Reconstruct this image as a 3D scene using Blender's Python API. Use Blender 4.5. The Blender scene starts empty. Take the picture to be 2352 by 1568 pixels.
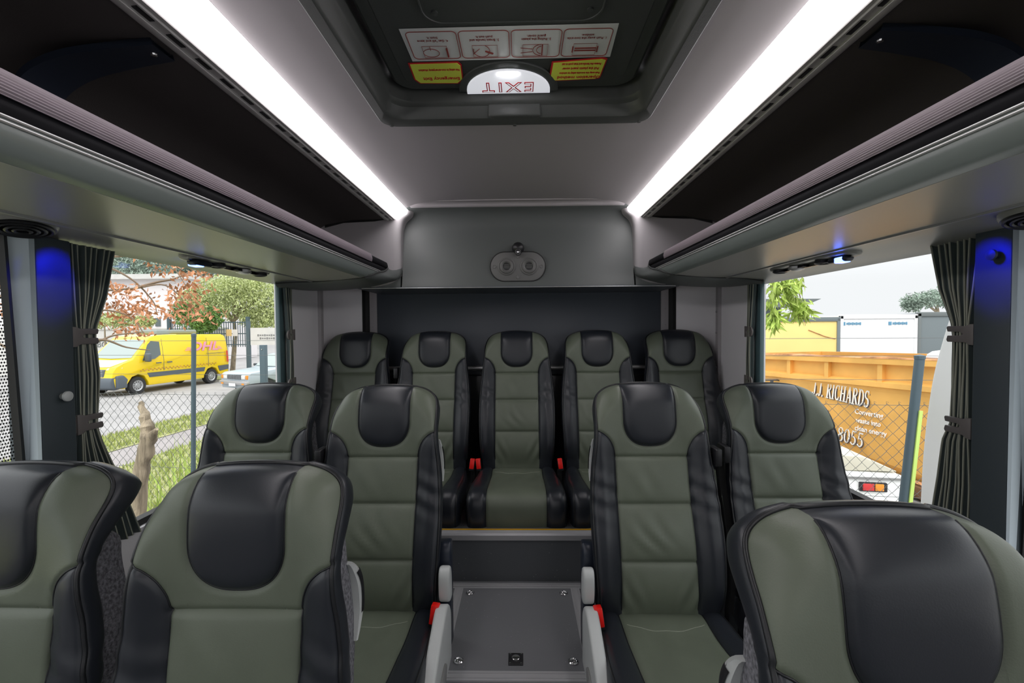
import bpy, bmesh, math, random
import numpy as np
from mathutils import Vector, Matrix, noise
random.seed(7)
rng = np.random.RandomState(7)
SC = bpy.context.scene
COL = SC.collection
H = 1.08            # camera height above the aisle floor
CX = 0.015          # camera offset from the bus centre line
F = 1045.3          # focal length in pixels of the 2352 px frame
VPX, VPY = 1196.0, 755.0

YAW, PITCH, ROLL = math.atan(20 / F), math.atan(29 / F), math.radians(-.42)
CAMROT = Matrix.Rotation(YAW, 4, 'Z') @ Matrix.Rotation(math.pi / 2 - PITCH, 4, 'X') @ Matrix.Rotation(ROLL, 4, 'Z')
def ray(px, py):
    return CAMROT.to_3x3() @ Vector(((px - 1176) / F, -(py - 784) / F, -1))
def at(px, py, Y):
    """a pixel of the photo and a depth along the bus -> world point (used to lay things out)"""
    d = ray(px, py)
    return Vector((CX, 0, H)) + d * (Y / d.y)
def atx(px, py, X):
    """a pixel of the photo on the plane x = X -> world point"""
    d = ray(px, py)
    return Vector((CX, 0, H)) + d * ((X - CX) / d.x)
def atz(px, py, Zh):
    d = ray(px, py)
    return Vector((CX, 0, H)) + d * ((Zh - H) / d.z)
def proj(p):
    q = CAMROT.to_3x3().transposed() @ (Vector(p) - Vector((CX, 0, H)))
    return 1176 + F * q.x / -q.z, 784 - F * q.y / -q.z

# ------------------------------------------------------------------ materials
def nd(nt, t, **kw):
    n = nt.nodes.new(t)
    for k, v in kw.items():
        setattr(n, k, v)
    return n

def mat(name, col, rough=0.5, metal=0.0, spec=0.5, bump=0.0, bscale=60.0, var=0.0, vscale=8.0,
        stretch=(1, 1, 1), emit=None, estr=0.0, coat=0.0, sheen=0.0, detail=3.0, vcol=None, bdist=0.004):
    m = bpy.data.materials.new(name)
    m.use_nodes = True
    nt = m.node_tree
    b = nt.nodes['Principled BSDF']
    b.inputs['Base Color'].default_value = (*col, 1)
    b.inputs['Roughness'].default_value = rough
    b.inputs['Metallic'].default_value = metal
    b.inputs['Specular IOR Level'].default_value = spec
    b.inputs['Coat Weight'].default_value = coat
    b.inputs['Sheen Weight'].default_value = sheen
    if emit:
        b.inputs['Emission Color'].default_value = (*emit, 1)
        b.inputs['Emission Strength'].default_value = estr
    if bump or var:
        tc = nd(nt, 'ShaderNodeTexCoord')
        mp = nd(nt, 'ShaderNodeMapping')
        mp.inputs['Scale'].default_value = stretch
        nt.links.new(tc.outputs['Object'], mp.inputs['Vector'])
    if bump:
        n = nd(nt, 'ShaderNodeTexNoise')
        n.inputs['Scale'].default_value = bscale
        n.inputs['Detail'].default_value = detail
        nt.links.new(mp.outputs['Vector'], n.inputs['Vector'])
        bp = nd(nt, 'ShaderNodeBump')
        bp.inputs['Strength'].default_value = bump
        bp.inputs['Distance'].default_value = bdist
        nt.links.new(n.outputs['Fac'], bp.inputs['Height'])
        nt.links.new(bp.outputs['Normal'], b.inputs['Normal'])
    if var:
        n2 = nd(nt, 'ShaderNodeTexNoise')
        n2.inputs['Scale'].default_value = vscale
        n2.inputs['Detail'].default_value = 4
        nt.links.new(mp.outputs['Vector'], n2.inputs['Vector'])
        mx = nd(nt, 'ShaderNodeMix', data_type='RGBA')
        c2 = vcol if vcol else tuple(min(1, c * (1 + var)) for c in col)
        c1 = col if vcol else tuple(c * (1 - var) for c in col)
        mx.inputs['A'].default_value = (*c1, 1)
        mx.inputs['B'].default_value = (*c2, 1)
        rp = nd(nt, 'ShaderNodeValToRGB')
        rp.color_ramp.elements[0].position = 0.35
        rp.color_ramp.elements[1].position = 0.65
        nt.links.new(n2.outputs['Fac'], rp.inputs['Fac'])
        nt.links.new(rp.outputs['Color'], mx.inputs['Factor'])
        nt.links.new(mx.outputs['Result'], b.inputs['Base Color'])
    return m

def glass_mat(name, tint=(1, 1, 1), gl=0.06):
    m = bpy.data.materials.new(name)
    m.use_nodes = True
    nt = m.node_tree
    nt.nodes.clear()
    o = nd(nt, 'ShaderNodeOutputMaterial')
    t = nd(nt, 'ShaderNodeBsdfTransparent')
    t.inputs['Color'].default_value = (*tint, 1)
    g = nd(nt, 'ShaderNodeBsdfGlossy')
    g.inputs['Roughness'].default_value = 0.02
    mx = nd(nt, 'ShaderNodeMixShader')
    mx.inputs['Fac'].default_value = gl
    nt.links.new(t.outputs[0], mx.inputs[1])
    nt.links.new(g.outputs[0], mx.inputs[2])
    nt.links.new(mx.outputs[0], o.inputs['Surface'])
    return m

M = {}
M['leather_black'] = mat('black leather', (.0155, .0185, .0245), .36, spec=.55, bump=.10, bscale=420, bdist=.0012)
M['leather_olive'] = mat('olive leather', (.122, .142, .104), .42, spec=.45, bump=.22, bscale=420, bdist=.0012, var=.06, vscale=9)
M['piping'] = mat('black piping', (.009, .010, .012), .4)
M['felt'] = mat('grey felt', (.17, .17, .185), .95, bump=.6, bscale=260, var=.45, vscale=160, spec=.1)
M['white_plastic'] = mat('light grey plastic', (.52, .54, .53), .42, bump=.05, bscale=90)
M['grey_plastic'] = mat('mid grey plastic', (.23, .23, .225), .45)
M['navy_plastic'] = mat('dark navy plastic', (.018, .024, .038), .3)
M['black_plastic'] = mat('black plastic', (.010, .010, .012), .4)
M['bumper'] = mat('matt black rubber bumper', (.005, .005, .007), .75, spec=.15)
M['dark_plastic'] = mat('charcoal plastic', (.036, .039, .038), .42, bump=.08, bscale=300)
M['red_plastic'] = mat('red plastic', (.85, .012, .008), .35, emit=(1, .02, .01), estr=0.0)
M['thread'] = mat('pale stitching', (.30, .32, .26), .8)
M['belt'] = mat('seat belt webbing', (.012, .012, .013), .75)
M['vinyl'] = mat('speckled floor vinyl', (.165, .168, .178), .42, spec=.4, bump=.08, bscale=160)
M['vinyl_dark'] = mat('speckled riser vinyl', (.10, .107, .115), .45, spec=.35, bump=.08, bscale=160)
for k in ('vinyl', 'vinyl_dark'):
    nt = M[k].node_tree
    b = nt.nodes['Principled BSDF']
    tc = nd(nt, 'ShaderNodeTexCoord')
    v = nd(nt, 'ShaderNodeTexVoronoi')
    v.inputs['Scale'].default_value = 62
    lt = nd(nt, 'ShaderNodeMath', operation='LESS_THAN')
    lt.inputs[1].default_value = 0.09
    n = nd(nt, 'ShaderNodeTexNoise')
    n.inputs['Scale'].default_value = 7
    gt = nd(nt, 'ShaderNodeMath', operation='GREATER_THAN')
    gt.inputs[1].default_value = 0.53
    mu = nd(nt, 'ShaderNodeMath', operation='MULTIPLY')
    mx = nd(nt, 'ShaderNodeMix', data_type='RGBA')
    mx.inputs['A'].default_value = b.inputs['Base Color'].default_value
    mx.inputs['B'].default_value = (.30, .30, .31, 1)
    nt.links.new(tc.outputs['Object'], v.inputs['Vector'])
    nt.links.new(tc.outputs['Object'], n.inputs['Vector'])
    nt.links.new(v.outputs['Distance'], lt.inputs[0])
    nt.links.new(n.outputs['Fac'], gt.inputs[0])
    nt.links.new(lt.outputs[0], mu.inputs[0])
    nt.links.new(gt.outputs[0], mu.inputs[1])
    nt.links.new(mu.outputs[0], mx.inputs['Factor'])
    nt.links.new(mx.outputs['Result'], b.inputs['Base Color'])
M['alu'] = mat('brushed aluminium', (.46, .46, .47), .45, metal=.35, bump=.05, bscale=120, stretch=(1, 20, 1))
M['chrome'] = mat('polished steel', (.75, .75, .76), .15, metal=1)
M['yellow_line'] = mat('yellow nosing', (.55, .30, .01), .5)
M['ceiling'] = mat('grey ceiling fabric', (.39, .365, .375), .7, spec=.25, bump=.06, bscale=500)
M['bulkhead'] = mat('grey bulkhead panel', (.095, .104, .101), .45, spec=.45, bump=.03, bscale=30)
M['cap'] = mat('taupe grey moulding', (.36, .34, .35), .5, spec=.4)
M['wall_grey'] = mat('grey wall lining', (.76, .74, .76), .34, spec=.45)
M['blue_panel'] = mat('dark blue grey panel', (.060, .070, .088), .42, spec=.5)
M['pillar'] = mat('slate pillar cover', (.052, .066, .075), .5, spec=.35, bump=.05, bscale=250)
M['pillar_side'] = mat('window lit pillar side', (.50, .57, .62), .5, spec=.3)  # window light on the chamfer put into the pale colour
M['teal'] = mat('teal window frame', (.075, .125, .135), .35)
M['gasket'] = mat('black rubber gasket', (.012, .012, .012), .6)
M['lining'] = mat('black rack carpet', (.085, .077, .076), .95, spec=.08, bump=.15, bscale=300)
M['rack_rail'] = mat('grey green rail', (.25, .285, .27), .28, spec=.6)
M['rack_panel'] = mat('grey rack underside', (.30, .30, .27), .33, spec=.5, bump=.03, bscale=14, stretch=(6, 1, 1))
M['rib'] = mat('ribbed rack edge', (.42, .36, .40), .42, spec=.5)
M['track'] = mat('grey slotted track', (.46, .45, .44), .5)
M['silver'] = mat('silver trim', (.50, .50, .50), .42, metal=.7)
M['led'] = mat('light strip diffuser', (.8, .8, .8), .5, emit=(1.0, .955, .975), estr=4.4)
M['blue_led'] = mat('blue lamp', (.05, .1, .8), .3, emit=(.08, .16, 1.0), estr=5)
M['white_led'] = mat('white lamp', (.8, .8, .8), .3, emit=(.90, .92, 1.0), estr=.26)
M['white_spot'] = mat('bright lamp', (.8, .8, .8), .3, emit=(.96, .96, 1.0), estr=9)
M['lens'] = mat('clear lamp lens', (.75, .75, .72), .2)
M['sticker_white'] = mat('white sticker', (.80, .82, .81), .45)
M['sticker_yellow'] = mat('yellow sticker', (.90, 1.0, .12), .45)
M['sticker_red'] = mat('red print', (.70, .02, .03), .5)
M['sticker_dark'] = mat('dark red print', (.30, .05, .04), .5)
M['hatch'] = mat('charcoal hatch plastic', (.070, .076, .072), .45, bump=.1, bscale=350)
M['hatch_frame'] = mat('dark grey hatch frame', (.070, .074, .070), .42, bump=.1, bscale=350)
M['curtain'] = mat('green grey curtain', (.055, .075, .075), .8, sheen=.2, bump=.1, bscale=500)
M['curtain_line'] = mat('curtain stripe', (.30, .31, .25), .8)
M['clip'] = mat('taupe clip', (.15, .135, .13), .45)
M['glass'] = glass_mat('window glass', (.985, .99, .99), .012)
M['vent'] = mat('vent plate plastic', (.13, .13, .127), .5)
# outdoors
M['asphalt'] = mat('pale asphalt', (.33, .32, .315), .9, var=.10, vscale=1.2, bump=.2, bscale=30)
M['concrete'] = mat('concrete path', (.30, .275, .27), .9, var=.08, vscale=2)
M['grass'] = mat('grass', (.24, .28, .09), .95, var=.35, vscale=3, vcol=(.42, .41, .20), bump=.6, bscale=40, bdist=.05)
M['blade'] = mat('grass blades', (.33, .38, .11), .8)
M['galv'] = mat('galvanised wire', (.13, .14, .14), .5, metal=.3)
M['post'] = mat('blue grey post', (.085, .125, .15), .5, metal=.2)
M['lime'] = mat('lime reflector strip', (.62, .85, .20), .5)
M['bark'] = mat('weathered bark', (.34, .28, .20), .95, bump=.9, bscale=14, stretch=(3, 3, .4), var=.4, vscale=9, bdist=.02)
M['twig'] = mat('brown twig', (.22, .16, .11), .9)
M['leaf_brown'] = mat('dry brown leaves', (.52, .24, .12), .8, var=.35, vscale=5)
M['leaf_green'] = mat('fresh green leaves', (.42, .55, .12), .8, var=.3, vscale=5)
M['leaf_pale'] = mat('pale willow leaves', (.50, .56, .26), .8, var=.25, vscale=2)
M['leaf_dark'] = mat('dark green leaves', (.14, .26, .07), .8, var=.35, vscale=2)
M['leaf_gum'] = mat('grey green leaves', (.30, .38, .31), .8, var=.3, vscale=1)
M['van_yellow'] = mat('yellow van paint', (.93, .66, .01), .3, coat=.4)
M['van_glare'] = mat('pale van glare', (.85, .80, .62), .3, coat=.3)  # overexposed reflection on the bonnet put into the colour
M['van_dark'] = mat('charcoal bumper plastic', (.10, .12, .14), .5)
M['auto_glass'] = mat('vehicle glass', (.10, .13, .13), .08, spec=.9)
M['windscreen'] = mat('reflective windscreen', (.30, .36, .34), .08, spec=.9)
M['tyre'] = mat('tyre rubber', (.03, .03, .03), .8)
M['rim'] = mat('wheel rim', (.45, .46, .47), .35, metal=.6)
M['pink'] = mat('faded pink lettering', (.86, .36, .50), .5)
M['red_lamp'] = mat('red lamp lens', (.60, .04, .04), .25)
M['amber_lamp'] = mat('amber lamp lens', (.75, .28, .03), .25)
M['car_grey'] = mat('silver blue car paint', (.40, .46, .50), .3, coat=.3)
M['car_dark'] = mat('dark car trim', (.06, .07, .08), .5)
M['bin'] = mat('orange bin paint', (.76, .42, .105), .6, var=.14, vscale=1.6, bump=.1, bscale=9)
M['rust'] = mat('rusty bin edge', (.50, .24, .10), .8, var=.4, vscale=6)
M['rust_dark'] = mat('dark rusted steel', (.20, .10, .05), .85, var=.4, vscale=5)
M['letter_white'] = mat('white lettering', (.88, .86, .80), .6)
M['letter_shadow'] = mat('dark lettering shade', (.10, .08, .09), .6)
M['container_yellow'] = mat('yellow container', (.86, .66, .24), .6, var=.04, vscale=1)
M['container_white'] = mat('white container', (.80, .81, .82), .5)
M['grey_far'] = mat('dark grey cladding', (.16, .19, .20), .6)
M['blue_mark'] = mat('blue marking', (.12, .30, .45), .5)
M['house_white'] = mat('white render', (.82, .78, .78), .8)
M['fence_wall'] = mat('pale boundary wall', (.64, .63, .60), .85, var=.05, vscale=2)
M['paint_white'] = mat('white vehicle paint', (.82, .83, .81), .35, coat=.3)
M['cream'] = mat('cream paint', (.60, .57, .46), .6)
M['roof_grey'] = mat('dark roof sheet', (.15, .17, .17), .6)
M['notice_orange'] = mat('orange notice', (.90, .62, .28), .6)

# ------------------------------------------------------------------ mesh builder
class MB:
    def __init__(s):
        s.v = []; s.f = []; s.m = []; s.cur = 0
    def add(s, vs, fs):
        b = len(s.v)
        s.v += [tuple(map(float, v)) for v in vs]
        s.f += [tuple(b + i for i in f) for f in fs]
        s.m += [s.cur] * len(fs)
        return s
    def box(s, x0, x1, y0, y1, z0, z1):
        return s.add([(x0, y0, z0), (x1, y0, z0), (x1, y1, z0), (x0, y1, z0), (x0, y0, z1), (x1, y0, z1), (x1, y1, z1), (x0, y1, z1)],
                     [(0, 3, 2, 1), (4, 5, 6, 7), (0, 1, 5, 4), (1, 2, 6, 5), (2, 3, 7, 6), (3, 0, 4, 7)])
    def cbox(s, c, d):
        return s.box(c[0] - d[0] / 2, c[0] + d[0] / 2, c[1] - d[1] / 2, c[1] + d[1] / 2, c[2] - d[2] / 2, c[2] + d[2] / 2)
    def extr(s, prof, lo, hi, axis='y', closed=True, caps=True, n=1):
        """profile of 2D points swept along an axis: y -> (x,z), x -> (y,z), z -> (x,y)"""
        k = len(prof)
        def P(p, t):
            return {'y': (p[0], t, p[1]), 'x': (t, p[0], p[1]), 'z': (p[0], p[1], t)}[axis]
        vs = [P(p, lo + (hi - lo) * j / n) for j in range(n + 1) for p in prof]
        fs = []
        for j in range(n):
            for i in range(k if closed else k - 1):
                a, b = j * k + i, j * k + (i + 1) % k
                fs.append((a, b, b + k, a + k))
        if closed and caps:
            fs.append(tuple(range(k)))
            fs.append(tuple(n * k + i for i in reversed(range(k))))
        return s.add(vs, fs)
    def grid(s, P, closed_u=False):
        """P[j][i] grid of points"""
        nj, ni = len(P), len(P[0])
        vs = [p for row in P for p in row]
        fs = []
        for j in range(nj - 1):
            for i in range(ni if closed_u else ni - 1):
                i2 = (i + 1) % ni
                fs.append((j * ni + i, j * ni + i2, (j + 1) * ni + i2, (j + 1) * ni + i))
        return s.add(vs, fs)
    def tube(s, path, r, n=8, closed=False, caps=True):
        path = [Vector(p) for p in path]
        k = len(path)
        rs = r if hasattr(r, '__len__') else [r] * k
        T = []
        for i in range(k):
            a = path[(i - 1) % k] if (closed or i > 0) else path[i]
            b = path[(i + 1) % k] if (closed or i < k - 1) else path[i]
            t = b - a
            T.append(t.normalized() if t.length > 1e-9 else Vector((0, 0, 1)))
        u = T[0].orthogonal().normalized()
        rows = []
        for i in range(k):
            u = (u - T[i] * u.dot(T[i]))
            u = u.normalized() if u.length > 1e-6 else T[i].orthogonal().normalized()
            w = T[i].cross(u)
            rows.append([path[i] + (u * math.cos(2 * math.pi * q / n) + w * math.sin(2 * math.pi * q / n)) * rs[i] for q in range(n)])
        if closed:
            rows.append(rows[0])
        s.grid(rows, closed_u=True)
        if caps and not closed:
            b = len(s.v) - k * n
            s.f.append(tuple(b + i for i in reversed(range(n)))); s.m.append(s.cur)
            s.f.append(tuple(b + (k - 1) * n + i for i in range(n))); s.m.append(s.cur)
        return s
    def lathe(s, prof, c=(0, 0, 0), axis='z', n=24):
        """profile of (radius, height) turned about an axis through c"""
        rows = []
        for r, h in prof:
            row = []
            for q in range(n):
                a = 2 * math.pi * q / n
                x, y = r * math.cos(a), r * math.sin(a)
                row.append({'z': (c[0] + x, c[1] + y, c[2] + h), 'y': (c[0] + x, c[1] + h, c[2] - y), 'x': (c[0] + h, c[1] + x, c[2] + y)}[axis])
            rows.append(row)
        s.grid(rows, closed_u=True)
        b = len(s.v) - len(rows) * n
        s.f.append(tuple(b + i for i in reversed(range(n)))); s.m.append(s.cur)
        s.f.append(tuple(b + (len(rows) - 1) * n + i for i in range(n))); s.m.append(s.cur)
        return s
    def xf(s, mtx, start=0):
        for i in range(start, len(s.v)):
            s.v[i] = tuple(mtx @ Vector(s.v[i]))
        return s
    def build(s, name, m, parent=None, bevel=0, seg=2, smooth=False, angle=40, recalc=True):
        me = bpy.data.meshes.new(name)
        me.from_pydata(s.v, [], s.f)
        me.validate()
        for mm in (m if isinstance(m, (list, tuple)) else [m]):
            me.materials.append(mm)
        if isinstance(m, (list, tuple)) and len(me.polygons) == len(s.m):
            me.polygons.foreach_set('material_index', s.m)
        bm = bmesh.new(); bm.from_mesh(me)
        bmesh.ops.remove_doubles(bm, verts=bm.verts, dist=1e-6)
        if recalc:
            bmesh.ops.recalc_face_normals(bm, faces=bm.faces)
        if bevel:
            es = [e for e in bm.edges if len(e.link_faces) == 2 and e.calc_face_angle(0) > math.radians(30)]
            bmesh.ops.bevel(bm, geom=es, offset=bevel, segments=seg, profile=.5, affect='EDGES', clamp_overlap=True)
        bm.to_mesh(me); bm.free()
        if smooth or bevel:
            me.polygons.foreach_set('use_smooth', [True] * len(me.polygons))
            me.set_sharp_from_angle(angle=math.radians(angle))
        o = bpy.data.objects.new(name, me)
        COL.objects.link(o)
        if parent is not None:
            o.parent = parent
        return o

def tag(o, label=None, cat=None, group=None, kind=None):
    if label: o['label'] = label
    if cat: o['category'] = cat
    if group: o['group'] = group
    if kind: o['kind'] = kind
    return o

def thing(name, label, cat, loc=(0, 0, 0), rz=0, group=None):
    o = bpy.data.objects.new(name, None)
    o.empty_display_size = .1
    COL.objects.link(o)
    o.location = loc
    o.rotation_euler = (0, 0, rz)
    return tag(o, label, cat, group)

def struct(o, label=None):
    return tag(o, label, kind='structure')

def text(name, body, size, m, parent, loc, rot, extrude=.001, sx=1, bold=0, align='CENTER', shear=0, space=1.0):
    c = bpy.data.curves.new(name, 'FONT')
    c.body = body; c.size = size; c.extrude = extrude; c.offset = bold
    c.space_character = space; c.align_x = align; c.align_y = 'CENTER'; c.shear = shear
    c.resolution_u = 3
    c.materials.append(m)
    tmp = bpy.data.objects.new(name, c)
    COL.objects.link(tmp)
    dg = bpy.context.evaluated_depsgraph_get()
    me = bpy.data.meshes.new_from_object(tmp.evaluated_get(dg))
    bpy.data.objects.remove(tmp)
    o = bpy.data.objects.new(name, me)
    COL.objects.link(o)
    o.parent = parent
    o.location = loc
    if isinstance(rot, Matrix):
        o.rotation_euler = rot.to_euler()
    else:
        o.rotation_euler = rot
    o.scale = (sx, 1, 1)
    return o

def copy_tree(o, parent=None):
    c = o.copy()
    COL.objects.link(c)
    if parent is not None:
        c.parent = parent
    for ch in list(o.children):
        copy_tree(ch, c)
    return c

def catmull(pts, n=8):
    pts = [np.array(p, float) for p in pts]
    out = []
    for i in range(len(pts) - 1):
        p0 = pts[max(i - 1, 0)]; p1 = pts[i]; p2 = pts[i + 1]; p3 = pts[min(i + 2, len(pts) - 1)]
        for k in range(n):
            t = k / n
            out.append(.5 * ((2 * p1) + (-p0 + p2) * t + (2 * p0 - 5 * p1 + 4 * p2 - p3) * t * t + (-p0 + 3 * p1 - 3 * p2 + p3) * t ** 3))
    out.append(pts[-1])
    return np.array(out)

def sstep(a, b, x):
    t = np.clip((np.asarray(x, float) - a) / (b - a), 0, 1)
    return t * t * (3 - 2 * t)

def polydist(px, pz, poly):
    d = np.full(np.shape(px), 9.0)
    for (ax, az), (bx, bz) in zip(poly[:-1], poly[1:]):
        vx, vz = bx - ax, bz - az
        L = vx * vx + vz * vz + 1e-12
        t = np.clip(((px - ax) * vx + (pz - az) * vz) / L, 0, 1)
        d = np.minimum(d, np.hypot(px - ax - t * vx, pz - az - t * vz))
    return d
# ------------------------------------------------------------------ passenger seat
# local frame: x across, y towards the back of the bus, z up; origin where backrest and cushion meet
OUT = catmull([(.193, 0), (.200, .08), (.207, .2), (.208, .3), (.204, .38), (.197, .45), (.189, .51), (.184, .56), (.182, .61), (.177, .655), (.164, .695), (.136, .720), (.094, .7335), (.046, .7395), (0, .741)], 7)
OUTL = [(-x, z) for x, z in OUT][::1]
RING = [tuple(p) for p in OUT] + [(-x, z) for x, z in OUT[::-1][1:]]      # right bottom -> top -> left bottom
ZS1 = .475
PW = .091
BC = catmull([(.123, ZS1), (.128, .505), (.142, .535), (.163, .556), (.1832, .566)], 8)   # bolster's upper edge
def Wz(z):   # half width at z (lower/side part of the outline)
    k = OUT[:, 1].argmax()
    return np.interp(z, OUT[:, 1], OUT[:, 0])
up = OUT[OUT[:, 1] >= .53][::-1]
def Zt(x):   # top of outline at |x|
    return np.interp(np.abs(x), up[:, 0], up[:, 1])
def padb(x): # lower edge of the headrest pad
    q = np.clip(np.abs(x) / PW, 0, 1)
    return .600 - .090 * (1 - q ** 2.6) ** (1 / 2.2)
PADL = [(-PW, .715), ] + [(PW * math.sin(a), float(padb(PW * math.sin(a)))) for a in np.linspace(-math.pi / 2, math.pi / 2, 41)] + [(PW, .715)]
SEAMS = [[(-.123, 0), (-.123, ZS1), (.123, ZS1), (.123, 0)], [tuple(p) for p in BC], [(-x, z) for x, z in BC], PADL]
MINOR = [[(-.123, .155), (.123, .155)], [(-.123, .325), (.123, .325)]]
bz = catmull([(0, .028), (.08, .026), (.2, .048), (.325, .092), (.40, .115), (.475, .132), (.55, .142), (.64, .152), (.74, .175)], 8)
def Fy(x, z, wr=1.0):
    x = np.asarray(x, float); z = np.asarray(z, float)
    ax = np.abs(x)
    y = np.interp(z, bz[:, 0], bz[:, 1])
    y = y - .026 * sstep(.105, .175, ax) * (1 - sstep(.44, .60, z)) * sstep(-.05, .1, z)
    y = y - .020 * (ax / .18) ** 2.2 * sstep(.44, .55, z) * (1 - sstep(.55, .71, z))
    # bulging pad and cushion fields
    pad = (ax < PW) & (z > padb(x))
    dp = polydist(x, z, PADL)
    y = y - np.where(pad, .012 * (1 - np.exp(-dp / .016)), 0)
    cen = (ax < .123) & (z < ZS1)
    for a, b in ((-.02, .155), (.155, .325), (.325, ZS1)):
        mk = cen & (z >= a) & (z < b)
        t = np.clip((z - a) / (b - a), 0, 1)
        y = y - np.where(mk, .011 * np.maximum(np.sin(math.pi * t), 0) ** .6 * (1 - (ax / .123) ** 4 * .6), 0)
    # wrinkles low on the centre panel, diagonal pulls
    wv = np.sin((x * 95 + z * 70 + 1.2 * np.sin(z * 31))) * np.exp(-((z - .25) / .06) ** 2) * np.exp(-((x + .02) / .06) ** 2)
    wv2 = np.sin((ax * 120 - z * 60)) * np.exp(-((z - .05) / .055) ** 2) * sstep(.02, .08, ax)
    y = y + np.where(cen, wr * (.0042 * wv + .0042 * wv2 + .0022 * np.sin(x * 60 + z * 38 + 2 * np.sin(x * 17)) * np.exp(-((z - .40) / .05) ** 2) * np.exp(-((x + .05) / .07) ** 2)), 0)
    y = y + np.where(~cen & (z < .5), wr * .0028 * np.sin(z * 105 + x * 40) * np.exp(-((z - .36) / .07) ** 2), 0)
    for sm in SEAMS:
        y = y + .0055 * np.exp(-(polydist(x, z, sm) / .0055) ** 2)
    for sm in MINOR:
        y = y + .0050 * np.exp(-(polydist(x, z, sm) / .006) ** 2)
    # round over towards the outline
    e = polydist(x, z, [tuple(p) for p in OUT])
    e = np.minimum(e, polydist(x, z, OUTL))
    R = .016 + .104 * sstep(.56, .725, z)
    D = .010 + .074 * sstep(.56, .725, z)
    q = np.clip(1 - e / R, 0, 1) ** 1.15
    y = y + D * (1 - np.sqrt(np.clip(1 - q * q, 0, 1)))
    return y
def Dz(x, z):
    """the crest of the headrest rolls over and drops towards the piping behind it"""
    x = np.asarray(x, float); z = np.asarray(z, float)
    e = np.minimum(polydist(x, z, [tuple(p) for p in OUT]), polydist(x, z, OUTL))
    return .026 * sstep(.61, .725, z) * np.clip(1 - e / .05, 0, 1) ** 3
def patch(mb, X, Z):
    Y = Fy(X, Z)
    Z = Z - Dz(X, Z)
    mb.grid([[(X[j, i], Y[j, i], Z[j, i]) for i in range(X.shape[1])] for j in range(X.shape[0])])
def cosp(a, b, n):   # samples crowded towards both ends
    t = (1 - np.cos(np.linspace(0, math.pi, n))) / 2
    t = .5 * t + .5 * np.linspace(0, 1, n)
    return a + (b - a) * t
def colpatch(mb, xs, lo, hi, n):
    t = cosp(0, 1, n)[:, None]
    X = np.repeat(np.asarray(xs)[None, :], n, 0)
    patch(mb, X, lo[None, :] + (hi - lo)[None, :] * t)

def Tz(z):   # thickness of the black side band
    return .046 + .060 * sstep(.555, .64, np.asarray(z, float))

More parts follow.
